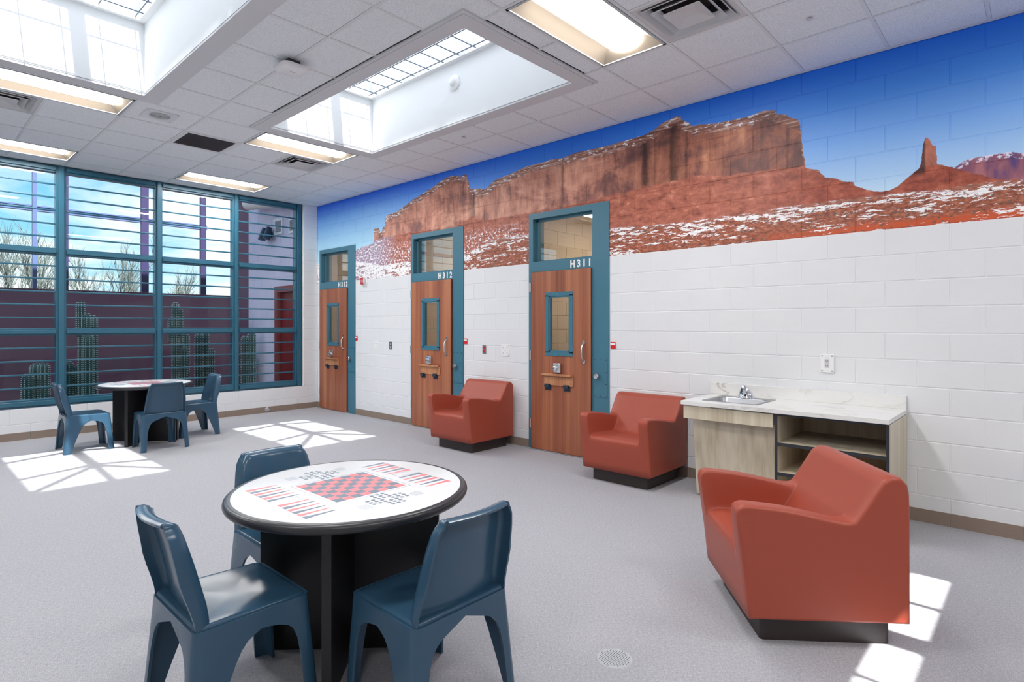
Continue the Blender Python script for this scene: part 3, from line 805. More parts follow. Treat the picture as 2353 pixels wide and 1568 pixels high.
def make_door(idx, y0, y1, num, label):
    """frame spans y0..y1, latch side at y0 (nearer the camera)"""
    root = struct(empty('door_%d' % idx, (V, (y0 + y1) / 2, 0)), label); og = root.location[:]
    fx = V - 0.010; dp = V + 0.20
    ly0, ly1 = y0 + 0.222, y1 - 0.055          # door leaf
    lz = 2.120
    ty0, ty1, tz0, tz1 = y0 + 0.205, y1 - 0.066, 2.247, 2.762   # transom opening
    mb = MB()
    mb.box(fx, y0, 0, dp, ly0 - .004, TOPD)                # wide latch jamb
    mb.box(fx, ly1 + .004, 0, dp, y1, TOPD)                # hinge jamb
    mb.box(fx, ly0 - .004, tz1, dp, ly1 + .004, TOPD)      # head
    mb.box(fx, ly0 - .004, lz + .005, dp, ly1 + .004, tz0) # rail between leaf and transom
    mb.box(fx, ty1, tz0, dp, ly1 + .004, tz1)
    fr = mb.build('door_frame', 'teal', root, og)
    # recessed stop and pane in the transom
    mb = MB(); s = 0.030
    mb.box(V + .055, ty0 - .02, tz0, V + .085, ty0 + .004, tz1); mb.box(V + .055, ty1 - s, tz0, V + .085, ty1, tz1)
    mb.box(V + .055, ty0, tz0, V + .085, ty1, tz0 + s * .55); mb.box(V + .055, ty0, tz1 - s, V + .085, ty1, tz1)
    mb.build('transom_stop', 'teal', root, og)
    box('transom_pane', (V + .066, ty0, tz0, V + .074, ty1, tz1), 'cellglass', root, og)
    # leaf, standing slightly proud of the frame, with an opening for the vision panel
    wy0, wy1, wz0, wz1 = ly0 + 0.279, ly0 + 0.605, 1.165, 1.835
    x0, x1 = V - 0.034, V + 0.012
    mb = MB()
    mb.box(x0, ly0, .012, x1, wy0, lz); mb.box(x0, wy1, .012, x1, ly1, lz)
    mb.box(x0, wy0, .012, x1, wy1, wz0); mb.box(x0, wy0, wz1, x1, wy1, lz)
    leaf = mb.build('door_leaf', 'door', root, og)
    box('leaf_edge', (x0 + .001, ly0 - .002, .012, x1, ly0, lz), 'dooredge', leaf, og)
    m2 = MB(); f = 0.042; fr2 = 0.036
    a0, a1, b0, b1 = wy0 - fr2, wy1 + fr2, wz0 - fr2, wz1 + fr2
    m2.box(x0 - .008, a0, b0, x0, a1, wz0 + .01); m2.box(x0 - .008, a0, wz1 - .01, x0, a1, b1)
    m2.box(x0 - .008, a0, wz0, x0, wy0 + .01, wz1); m2.box(x0 - .008, wy1 - .01, wz0, x0, a1, wz1)
    d0 = 0.026
    m2.box(x0, wy0, wz0, x1, wy0 + d0, wz1); m2.box(x0, wy1 - d0, wz0, x1, wy1, wz1)
    m2.box(x0, wy0, wz0, x1, wy1, wz0 + d0); m2.box(x0, wy0, wz1 - d0, x1, wy1, wz1)
    m2.build('vision_frame', 'teal', leaf, og)
    m3 = MB()
    for k in range(4):
        for yy in (a0 + .012, a1 - .012): m3.cyl((x0 - .008, yy, b0 + .06 + k * (b1 - b0 - .12) / 3), (x0 - .011, yy, b0 + .06 + k * (b1 - b0 - .12) / 3), .006, None, 8)
    for k in range(3):
        for zz in (b0 + .012, b1 - .012): m3.cyl((x0 - .008, a0 + .07 + k * (a1 - a0 - .14) / 2, zz), (x0 - .011, a0 + .07 + k * (a1 - a0 - .14) / 2, zz), .006, None, 8)
    m3.build('frame_screws', 'teal', leaf, og)['kind'] = 'stuff'
    box('vision_pane', (V - .012, wy0 + .01, wz0 + .01, V - .006, wy1 - .01, wz1 - .01), 'cellglass', leaf, og)
    # pull handle
    hy = ly0 + .090; hx = x0
    m4 = MB()
    for zz in (1.292, 1.078): m4.loft([[(hx - t_, hy + math.cos(a) * .019 * (1 - .35 * max(0, math.sin(a)) * 0), zz + math.sin(a) * .028) for a in [2*math.pi*k/14 for k in range(14)]] for t_ in (0, .006)])
    m4.tube([(hx - .004, hy, 1.285), (hx - .026, hy, 1.268), (hx - .042, hy + .003, 1.235), (hx - .045, hy + .004, 1.185), (hx - .042, hy + .003, 1.135), (hx - .026, hy, 1.102), (hx - .004, hy, 1.085)], [.008, .009, .010, .0125, .010, .009, .008], 10)
    m4.build('pull_handle', 'steel', leaf, og, smooth=50)
    # tray slot: lock box, drip ledge, flap, two iron hinges
    yc = ly0 + 0.455
    box('slot_lock', (x0 - .030, yc - .052, .937, x0, yc + .052, 1.045), 'steel', leaf, og, bevel=(.004, 2, 40), smooth=40)
    MB().lathe([(.0, 0), (.030, 0), (.028, .022), (.018, .026), (.0, .026)], 20).build('lock_cylinder', 'steel', leaf, smooth=40)
    lc = leaf.children[-1]; lc = [c for c in leaf.children if c.name.startswith('lock_cylinder')][-1]
    lc.location = Vector((x0 - .030, yc + .018, .985)) - Vector(og); lc.rotation_euler = (0, -math.pi / 2, 0)
    box('drip_ledge', (x0 - .040, yc - .208, .895, x0, yc + .222, .922), 'flap', leaf, og, bevel=(.003, 1, 40))
    box('tray_flap', (x0 - .012, yc - .225, .785, x0, yc + .200, .897), 'flap', leaf, og, bevel=(.002, 1, 40))
    for dy in (-.140, .135):
        m5 = MB(); yy = yc + dy + .01
        m5.box(x0 - .008, yy - .045, .727, x0, yy + .045, .800)
        m5.prism([(yy - .03, .80), (yy + .03, .80), (yy + .042, .765), (yy + .0, .752), (yy - .034, .768)], 'x', x0 - .034, x0 - .008)
        for q in (-.030, .030):
            for zz in (.738, .79): m5.cyl((x0 - .008, yy + q, zz), (x0 - .013, yy + q, zz), .008, None, 8)
        m5.build('flap_hinge', 'iron', leaf, og)
    for zz in (1.943, 1.127, .308):
        m6 = MB(); m6.box(V - .036, ly1 + .001, zz - .056, V - .012, ly1 + .030, zz + .056); m6.tube([(V - .038, ly1 + .004, zz - .056), (V - .038, ly1 + .004, zz + .056)], .009, 10)
        m6.build('hinge', 'steel', leaf, og, smooth=40)
    # lock cover panel with knob
    py0, py1 = y0 + .018, y0 + .200
    pn = box('lock_cover', (fx - .004, py0, .692, fx, py1, 1.122), 'teal', root, og, bevel=(.0015, 1, 40))
    m7 = MB()
    for yy in (py0 + .016, (py0 + py1) / 2, py1 - .016):
        for zz in (.708, 1.106): m7.cyl((fx - .004, yy, zz), (fx - .0065, yy, zz), .006, None, 8)
    for zz in (.84, .97): m7.cyl((fx - .004, py0 + .016, zz), (fx - .0065, py0 + .016, zz), .006, None, 8)
    m7.build('cover_screws', 'iron', pn, og)['kind'] = 'stuff'
    kn = MB().lathe([(.0, 0), (.016, 0), (.016, .022), (.031, .026), (.033, .036), (.026, .046), (.0, .048)], 24).build('lock_knob', 'steel', pn, smooth=35)
    kn.location = Vector((fx - .004, y0 + .143, .926)) - Vector(og); kn.rotation_euler = (0, -math.pi / 2, 0)
    # threshold: metal strip with a dark slot
    box('threshold', (V - .075, ly0 - .02, 0.0, V + .02, ly1 + .06, .0035), 'shade_gray', root, og)
    box('threshold_slot', (V - .068, ly0 - .01, .0036, V - .054, ly1 + .05, .0042), 'black', root, og)
    # room number
    me = text_mesh(num, .112, 'white_print', 1.55, .0045, .86)
    tx = inst('room_number', me, root, Vector((fx - .0012, y0 + .375, 2.180)) - Vector(og), (math.pi / 2, 0, -math.pi / 2))
    return root
make_door(1, *DOORS[0], 'H311', 'cherry door with teal frame numbered H311, nearest the sink')
make_door(2, *DOORS[1], 'H312', 'cherry door with teal frame numbered H312, middle of the row')
make_door(3, *DOORS[2], 'H313', 'cherry door with teal frame numbered H313, in the far corner')

# small rooms behind the doors
CELLS = [('near', 2.9, 5.22), ('middle', 5.32, 7.55), ('far', 7.65, 9.9)]
for nm, a, b in CELLS:
    cw = struct(empty('wall_cell_' + nm), 'tan block walls of the small room behind a door')
    mb = MB(); xa, xb = V + .205, 8.6
    mb.box(xa, b + .005, 0, xb, b + .06, 3.2); mb.box(xa, a - .06, 0, xb, a, 3.2); mb.box(xb, a - .06, 0, xb + .08, b + .06, 3.2); mb.box(xa, a - .06, 3.2, xb + .08, b + .06, 3.28)
    mb.box(V + .2, a - .06, 2.84, V + .206, b + .06, 3.2)
    mb.build('room_shell', 'cellwall', cw)
    for i in range(4, 16):
        off = 0 if i % 2 == 0 else BLK / 2
        for k in range(6):
            xx = V + .30 + off + k * BLK
            o = bpy.data.objects.new('block', block_mesh(BLK, COURSE if i < 15 else .15, 'cellwall')); C.objects.link(o); o.parent = cw
            o.location = (xx, b, i * COURSE); o.rotation_euler = (0, 0, math.pi / 2); o.scale = (1, -1, 1)
    lt = tag(empty('cell_light', (7.3, (a + b) / 2, 3.2)), {'near': 'pale ceiling lamp inside the room seen through the transom of door H311', 'middle': 'pale ceiling lamp inside the room behind door H312', 'far': 'pale ceiling lamp inside the room behind door H313'}[nm], 'lamp')
    og = lt.location[:]
    box('housing', (6.9, (a + b) / 2 - .15, 3.12, 7.7, (a + b) / 2 + .15, 3.2), 'white_plastic', lt, og)
    box('lens', (6.92, (a + b) / 2 - .13, 3.108, 7.68, (a + b) / 2 + .13, 3.12), 'celllens', lt, og)

# ------------------------------------------------------------------ ceiling fixtures
def troffer(b, label):
    x0, y0, x1, y1 = b
    root = tag(empty('ceiling_light', ((x0 + x1) / 2, (y0 + y1) / 2, H)), label, 'light', 'ceiling troffers'); og = root.location[:]
    i = .016; r = .032
    X0, Y0, X1, Y1 = x0 + i, y0 + i, x1 - i, y1 - i
    mb = MB(); z0, z1 = H - .003, H + .006
    mb.box(X0, Y0, z0, X1, Y0 + r - .012, z1); mb.box(X0, Y1 - r + .012, z0, X1, Y1, z1); mb.box(X0, Y0, z0, X0 + r - .012, Y1, z1); mb.box(X1 - r + .012, Y0, z0, X1, Y1, z1)
    mb.build('frame', 'shade_gray', root, og)
    X0 += .02; X1 -= .02; Y0 += .02; Y1 -= .02
    ym = (Y0 + Y1) / 2; hw = .145
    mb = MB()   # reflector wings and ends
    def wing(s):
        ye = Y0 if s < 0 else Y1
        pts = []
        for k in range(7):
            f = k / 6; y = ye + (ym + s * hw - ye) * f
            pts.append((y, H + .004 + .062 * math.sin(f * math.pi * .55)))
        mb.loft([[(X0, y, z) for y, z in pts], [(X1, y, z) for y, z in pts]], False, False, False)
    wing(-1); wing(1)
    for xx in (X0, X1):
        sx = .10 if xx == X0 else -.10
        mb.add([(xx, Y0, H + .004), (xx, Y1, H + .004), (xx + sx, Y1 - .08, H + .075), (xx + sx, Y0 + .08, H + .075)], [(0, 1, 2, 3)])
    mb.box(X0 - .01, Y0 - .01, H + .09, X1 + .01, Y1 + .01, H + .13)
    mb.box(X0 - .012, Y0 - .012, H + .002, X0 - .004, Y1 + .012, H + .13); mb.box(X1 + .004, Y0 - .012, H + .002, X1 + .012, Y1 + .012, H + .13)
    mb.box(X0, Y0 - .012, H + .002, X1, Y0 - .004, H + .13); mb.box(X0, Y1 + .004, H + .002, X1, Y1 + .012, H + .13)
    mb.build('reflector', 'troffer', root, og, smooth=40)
    mb = MB(); n = 10; rings = []
    for xx, sc2 in ((X0 + .055, .55), (X0 + .075, 1.0), (X1 - .075, 1.0), (X1 - .055, .55)):
        rings.append([(xx, ym + hw * math.cos(math.pi * k / n), H + .072 - .058 * math.sin(math.pi * k / n) * sc2) for k in range(n + 1)])
    mb.loft(rings, False, False, False); mb.build('lens', 'lens', root, og, smooth=60)
    return root
LL = ['large ceiling light panel nearest the viewer, beside the square diffuser', 'ceiling light panel over the left near table, out of the picture', 'ceiling light panel next to the end of the right skylight shaft', 'ceiling light panel next to the end of the left skylight shaft', 'ceiling light panel by the window, left of the mural corner', 'ceiling light panel by the window at the left edge of the picture']
for k, b in enumerate(lights):
    troffer(b, LL[k] if k < len(LL) else 'recessed ceiling light panel in the part of the room behind the viewer')

def diffuser(b, label):
    x0, y0, x1, y1 = b; cx, cy = (x0 + x1) / 2, (y0 + y1) / 2
    root = tag(empty('air_diffuser', (cx, cy, H)), label, 'vent', 'square air diffusers'); og = root.location[:]
    def sq(r, z): return [(cx + p[0], cy + p[1], z) for p in rrect(-r, -r, r, r, .012, 2)]
    mb = MB(); h = T / 2 - .013
    mb.loft([sq(h, H + .001), sq(h - .03, H + .001), sq(h - .085, H + .045)], True, False, False); mb.build('frame', 'gray_plastic', root, og, smooth=30)
    mb = MB(); mb.loft([sq(h - .085, H + .045), sq(h - .085, H + .12)], True, False, True); mb.build('plenum', 'mesh_dark', root, og)
    mb = MB(); mb.loft([sq(.195, H - .006), sq(.19, H - .012), sq(.155, H + .022), sq(.15, H + .03)], True, False, False); mb.build('louver', 'gray_plastic', root, og, smooth=30, solid=.002)
    mb = MB(); mb.loft([sq(.262 - .02, H + .0), sq(.238, H - .004), sq(.205, H + .034)], True, False, False); mb.build('louver', 'gray_plastic', root, og, smooth=30, solid=.002)
    mb = MB(); mb.loft([sq(.135, H - .014), sq(.131, H - .018), sq(.055, H + .008), sq(.05, H + .009)], True, False, True); mb.build('centre_cone', 'gray_plastic', root, og, smooth=30)
    mb = MB(); mb.cyl((cx, cy, H + .085), (cx, cy, H + .118), .15, None, 32); mb.build('duct', 'black', root, og)
    return root
diffuser(diffs[0], 'square stepped air diffuser beside the large near ceiling light')
diffuser(diffs[1], 'square air diffuser beyond the light at the end of the right skylight')
diffuser(diffs[2], 'square air diffuser at the left edge of the picture')

def return_grille(b):
    x0, y0, x1, y1 = b; cx, cy = (x0 + x1) / 2, (y0 + y1) / 2
    root = tag(empty('return_grille', (cx, cy, H)), 'dark finely slotted return air grille in the ceiling', 'vent'); og = root.location[:]
    mb = MB(); a, c = .013, .045
    mb.box(x0 + a, y0 + a, H - .002, x1 - a, y0 + c, H + .006); mb.box(x0 + a, y1 - c, H - .002, x1 - a, y1 - a, H + .006)
    mb.box(x0 + a, y0 + c, H - .002, x0 + c, y1 - c, H + .006); mb.box(x1 - c, y0 + c, H - .002, x1 - a, y1 - c, H + .006)
    mb.build('frame', 'tbar', root, og)
    box('back', (x0 + c, y0 + c, H + .02, x1 - c, y1 - c, H + .025), 'black', root, og)
    mb = MB(); n = 40
    for k in range(n):
        x = x0 + c + (x1 - x0 - 2 * c) * (k + .5) / n; mb.box(x - .0025, y0 + c, H + .0, x + .0025, y1 - c, H + .016)
    mb.build('slats', 'mesh_dark', root, og)['kind'] = 'stuff'
return_grille(grille)

def speaker():
    cx, cy = 1.905, 6.685
    root = tag(empty('ceiling_speaker', (cx, cy, H)), 'square white ceiling speaker plate with a round slotted grille', 'speaker'); og = root.location[:]
    mb = MB(); mb.loft([[(cx + p[0], cy + p[1], z) for p in rrect(-.15, -.15, .15, .15, .006, 2)] for z in (H - .005, H + .002)]); mb.build('plate', 'tbar', root, og)
    mb = MB(); mb.cyl((cx, cy, H - .0065), (cx, cy, H - .005), .095, None, 40); mb.build('grille_back', 'mesh_dark', root, og)
    mb = MB()
    for k in range(9):
        r = .015 + k * .0097; n = 40
        rings = [[(cx + q * math.cos(2*math.pi*j/n), cy + q * math.sin(2*math.pi*j/n), z) for j in range(n)] for q, z in ((r - .0028, H - .0066), (r - .0028, H - .009), (r + .0028, H - .009), (r + .0028, H - .0066))]
        mb.loft(rings, True, False, False)
    mb.build('grille_rings', 'gray_plastic', root, og)['kind'] = 'stuff'
    mb = MB()
    for sx in (-1, 1):
        for sy in (-1, 1): mb.cyl((cx + sx * .13, cy + sy * .13, H - .005), (cx + sx * .13, cy + sy * .13, H - .007), .006, None, 8)
    mb.build('plate_screws', 'steel', root, og)['kind'] = 'stuff'
speaker()

def access_point():
    cx, cy = 2.2434, 4.53
    root = tag(empty('access_point', (cx, cy, H)), 'rounded white wireless access point hanging under the ceiling between the skylights', 'router'); og = root.location[:]
    mb = MB()
    def sq(r, z, q): return [(cx + p[0], cy + p[1], z) for p in rrect(-r, -r, r, r, q, 6)]
    mb.loft([sq(.100, H - .044, .05), sq(.112, H - .050, .055), sq(.115, H - .062, .057), sq(.108, H - .078, .055), sq(.085, H - .090, .045), sq(.04, H - .093, .025)])
    mb.build('shell', 'white_plastic', root, og, smooth=50)
    box('mount', (cx - .05, cy - .05, H - .046, cx + .05, cy + .05, H), 'spot', root, og)
    box('status_mark', (cx - .02, cy - .028, H - .0945, cx + .02, cy - .02, H - .0925), 'line_print', root, og)
access_point()

sm = tag(empty('smoke_detector', (4.108, 4.628, 4.068)), 'round white smoke detector on the skylight shaft wall', 'detector'); 
o = MB().lathe([(0, 0), (.085, 0), (.083, .014), (.05, .026), (.0, .026)], 32).build('base', 'white_plastic', sm, smooth=35); o.rotation_euler = (0, -math.pi / 2, 0)
o = MB().lathe([(0, .026), (.045, .026), (.043, .048), (.032, .056), (0, .057)], 32).build('sensor_head', 'white_plastic', sm, smooth=35); o.rotation_euler = (0, -math.pi / 2, 0)
for (x, y), lb in (((4.383, 1.217), 'small round sprinkler cover in a near ceiling tile above the mural'), ((4.46, 4.876), 'small round sprinkler cover beside the right skylight shaft')):
    r_ = tag(empty('sprinkler_head', (x, y, H)), lb, 'sprinkler', 'ceiling sprinklers')
    MB().lathe([(0, .004), (.040, .004), (.038, -.004), (.0, -.004)], 24).build('escutcheon', 'white_plastic', r_, smooth=35)
    MB().lathe([(0, -.004), (.014, -.004), (.014, -.012), (.022, -.013), (.022, -.016), (0, -.016)], 16).build('deflector', 'gray_plastic', r_, smooth=35)

# ------------------------------------------------------------------ things on the mural wall
def plate(name, y, z, w_, h, mat, label, cat, d_=.006, group=None):
    root = tag(empty(name, (V, y, z)), label, cat, group)
    MB().loft([[(-d_, p[0], p[1]) for p in rrect(-w_/2 + .002, -h/2 + .002, w_/2 - .002, h/2 - .002, .004, 2)], [(-d_ + .003, p[0], p[1]) for p in rrect(-w_/2, -h/2, w_/2, h/2, .005, 2)], [(0.004, p[0], p[1]) for p in rrect(-w_/2, -h/2, w_/2, h/2, .005, 2)]]).build('plate', mat, root)
    return root
def slots(root, pts, w_, h, d_, mat='spot', nm='socket_slot'):
    for y, z in pts: MB().box(-d_ - .001, y - w_/2, z - h/2, -d_ + .001, y + w_/2, z + h/2).build(nm, mat, root)
def discs(root, pts, r, d_, mat='spot', nm='screw'):
    for y, z in pts: MB().cyl((-d_ - .0015, y, z), (-d_ + .001, y, z), r, None, 10).build(nm, mat, root)
p = plate('power_outlet', 1.336, 1.168, .102, .150, 'white_plastic', 'large white tamper outlet cover above the countertop', 'outlet', .018)
MB().box(-.0195, -.018, -.036, -.018, .018, .036).build('receptacle', 'gray_plastic', p)
slots(p, [(-.007, .022), (.007, .022), (-.007, -.018), (.007, -.018)], .003, .010, .0195)
discs(p, [(0, .011), (0, -.029)], .003, .0195, 'spot', 'ground_hole'); discs(p, [(-.038, .062), (.038, .062), (-.038, -.062), (.038, -.062)], .005, .018)
slots(p, [(0, .046)], .022, .004, .018, 'line_print', 'mark')
p = plate('steel_outlet', 5.400, 1.168, .070, .115, 'steel', 'small steel outlet plate with red sockets between doors H312 and H311', 'outlet')
slots(p, [(0, .024), (0, -.024)], .030, .030, .006, 'red', 'socket_face'); slots(p, [(-.007, .026), (.007, .026), (-.007, -.022), (.007, -.022)], .004, .010, .0072)
p = plate('data_plate', 5.020, 1.168, .150, .152, 'white_plastic', 'white two gang plate right of the steel outlet', 'outlet')
discs(p, [(-.035, .035), (.035, .035), (-.035, -.035), (.035, -.035), (0, 0)], .010, .006, 'gray_plastic', 'jack'); discs(p, [(-.055, .06), (.055, .06), (-.055, -.06), (.055, -.06)], .004, .006)
p = plate('steel_outlet', 7.472, 1.169, .075, .120, 'steel', 'small steel outlet plate between doors H313 and H312', 'outlet')
slots(p, [(0, .024), (0, -.024)], .030, .030, .006, 'gray_plastic', 'socket_face'); slots(p, [(-.007, .026), (.007, .026), (-.007, -.022), (.007, -.022)], .004, .010, .0072)
p = plate('data_plate', 7.872, 1.163, .120, .140, 'white_plastic', 'white two gang plate nearest door H313', 'outlet')
discs(p, [(-.03, .03), (.03, .03), (-.03, -.03), (.03, -.03)], .009, .006, 'gray_plastic', 'jack')
for k, (y, n) in enumerate(((3.424, 'H311'), (5.758, 'H312'), (8.433, 'H313'))):
    p = plate('call_tag', y, 1.268, .062, .074, 'red', 'small red and white call tag beside the frame of door ' + n, 'sign', .010, 'red call tags')
    MB().box(-.0115, -.030, .004, -.010, .030, .024).build('white_band', 'white_print', p)
st = tag(empty('strobe_alarm', (V, 8.195, 2.205)), 'round clear alarm strobe with red lettering beside door H313', 'alarm')
o = MB().lathe([(0, 0), (.092, 0), (.09, .012), (.075, .018), (0, .018)], 32).build('base', 'white_plastic', st, smooth=35); o.rotation_euler = (0, -math.pi / 2, 0)
o = MB().lathe([(0, .018), (.068, .018), (.062, .042), (.035, .056), (0, .058)], 28).build('dome', 'gray_plastic', st, smooth=40); o.rotation_euler = (0, -math.pi / 2, 0)
for y in (-.02, .02):
    for z in (-.044, -.022, 0, .022, .044): MB().box(-.062, y - .013, z - .008, -.050, y + .013, z + .008).build('red_letter', 'red', st)
ds = tag(empty('door_stop', (4.381, D, .056)), 'round chrome fitting on the brown base under the window', 'stop')
o = MB().lathe([(0, 0), (.038, 0), (.038, .008), (.024, .012), (.024, .03), (.03, .034), (.026, .046), (0, .048)], 24).build('bumper', 'steel', ds, smooth=35); o.rotation_euler = (math.pi / 2, 0, 0)
def drain(x, y, r, label):
    root = tag(empty('floor_drain', (x, y, 0)), label, 'drain', 'floor drain covers')
    MB().lathe([(0, 0), (r, 0), (r - .004, .003), (0, .003)], 40).build('cover', 'shade_gray', root, smooth=30)
    mb = MB(); n = int(r / .0095)
    for a in range(-n, n + 1):
        for b in range(-n, n + 1):
            if math.hypot(a, b) * .0095 < r - .010: mb.box(a*.0095 - .002, b*.0095 - .002, .0031, a*.0095 + .002, b*.0095 + .002, .0035)
    mb.build('perforations', 'spot', root)['kind'] = 'stuff'
drain(2.200, 1.412, .078, 'round grey perforated drain cover in the carpet near the bottom edge')
drain(4.537, 9.382, .07, 'small round drain cover on the floor by the window corner')

# ------------------------------------------------------------------ sink counter
ca = tag(empty('sink_cabinet', (4.96, 1.54, 0)), 'pale oak base cabinet with open shelves and a knee space under the sink', 'cabinet'); og = ca.location[:]
A0, A1 = .786, 2.282; XF = 4.630; XBk = 5.302; ZT = .804
box('apron', (XF, 1.548, .693, XF + .020, A1, .800), 'oak', ca, og, bevel=(.0015, 1, 40))
mb = MB(); mb.prism([(4.735, .70), (4.755, .70), (4.83, .02), (4.81, .02)], 'y', 1.545, 2.246); mb.build('knee_panel', 'oak', ca, og)
box('side_panel', (XF + .004, A0 - .002, 0.0, XBk, A0 + .016, ZT), 'oak', ca, og)
box('divider', (XF + .004, 1.514, 0.0, XBk, 1.532, ZT), 'oak', ca, og)
box('back_panel', (5.286, A0 + .016, .02, XBk, 1.514, ZT), 'oak', ca, og)
box('top_rail', (XF + .004, A0 + .016, .792, XF + .05, 1.514, ZT), 'edge_black', ca, og)
for a, b in ((A0 - .003, A0 + .017), (1.513, 1.533)): box('edge_band', (XF, a, 0.0, XF + .004, b, ZT), 'edge_black', ca, og)
for z in (.562, .335, .09):
    s_ = box('shelf', (XF + .006, A0 + .016, z, 5.286, 1.514, z + .025), 'oak', ca, og)
    box('shelf_edge', (XF + .001, A0 + .016, z, XF + .006, 1.514, z + .025), 'edge_black', s_, og)
box('toe_board', (XF + .06, A0 + .016, 0.0, XF + .078, 1.514, .09), 'edge_black', ca, og)
mb = MB()
for p in pieces(XF + .03, XBk, A0, 2.275, [(4.75, 1.715, 5.17, 2.153)]): mb.box(p[0], p[1], .804, p[2], p[3], .8095)
mb.build('sub_top', 'edge_black', ca, og)
ct = tag(empty('countertop', (4.96, 1.54, .81)), 'white marbled countertop with a low backsplash', 'countertop'); og = ct.location[:]
SX0, SX1, SYa, SYb = 4.735, 5.185, 1.70, 2.168
mb = MB(); cb = (4.610, .783, 5.306, 2.297); i_ = .018
for p in pieces(cb[0], cb[2], cb[1], cb[3], [(SX0 + i_, SYa + i_, SX1 - i_, SYb - i_)]): mb.box(p[0], p[1], .810, p[2], p[3], .8415)
mb.build('slab', 'marble', ct, og)
box('backsplash', (5.286, .785, .8415, 5.306, 2.335, .945), 'marble', ct, og, bevel=(.002, 1, 40))
sk = tag(empty('sink', ((SX0 + SX1) / 2, (SYa + SYb) / 2, .8415)), 'small rectangular steel sink set into the marbled countertop', 'sink'); og = sk.location[:]
mb = MB()
def rr(x0, y0, x1, y1, r, z): return [(p[0], p[1], z) for p in rrect(x0, y0, x1, y1, r, 5)]
bx0, bx1, by0, by1 = SX0 + .03, SX1 - .105, SYa + .035, SYb - .035
mb.loft([rr(SX0, SYa, SX1, SYb, .012, .8418), rr(SX0 + .004, SYa + .004, SX1 - .004, SYb - .004, .012, .8465), rr(SX0 + .016, SYa + .016, SX1 - .016, SYb - .016, .014, .8458), rr(bx0 - .006, by0 - .006, bx1 + .006, by1 + .006, .05, .845), rr(bx0, by0, bx1, by1, .05, .836), rr(bx0 + .012, by0 + .012, bx1 - .012, by1 - .012, .05, .73), rr(bx0 + .04, by0 + .04, bx1 - .04, by1 - .04, .045, .705), rr(bx0 + .14, by0 + .15, bx1 - .14, by1 - .15, .02, .702)], True, False, True)
mb.build('basin', 'sinksteel', sk, og, smooth=50)
MB().lathe([(0, .703), (.04, .703), (.036, .706), (0, .705)], 24, ((bx0 + bx1) / 2, (by0 + by1) / 2)).build('strainer', 'chrome', sk, og, smooth=35)
fc = tag(empty('faucet', (5.128, 1.932, .8465)), 'chrome cone shaped push faucet behind the sink', 'faucet')
mb = MB(); rings = []
for z, ry, rx, oy, ox in ((0, .066, .046, 0, 0), (.006, .066, .046, 0, 0), (.012, .058, .040, .001, 0), (.045, .046, .036, .006, -.004), (.075, .031, .029, .012, -.010), (.098, .018, .020, .018, -.016), (.108, .010, .012, .020, -.018), (.110, .003, .004, .020, -.018)):
    rings.append([(ox + rx * 1.1 * math.cos(2*math.pi*k/24), oy + ry * 1.25 * math.sin(2*math.pi*k/24), z * 1.06) for k in range(24)])
mb.loft(rings); mb.build('body', 'chrome', fc, smooth=50)
o = MB().cyl((-.030, -.004, .030), (-.047, -.004, .026), .010, .009, 16).build('spout', 'black', fc, smooth=40)
o = MB().cyl((-.024, -.014, .056), (-.044, -.015, .052), .010, .009, 16).build('push_button', 'chrome', fc, smooth=40)
o = MB().cyl((-.026, .016, .075), (-.040, .017, .073), .009, .008, 16).build('sensor_eye', 'black', fc, smooth=40)

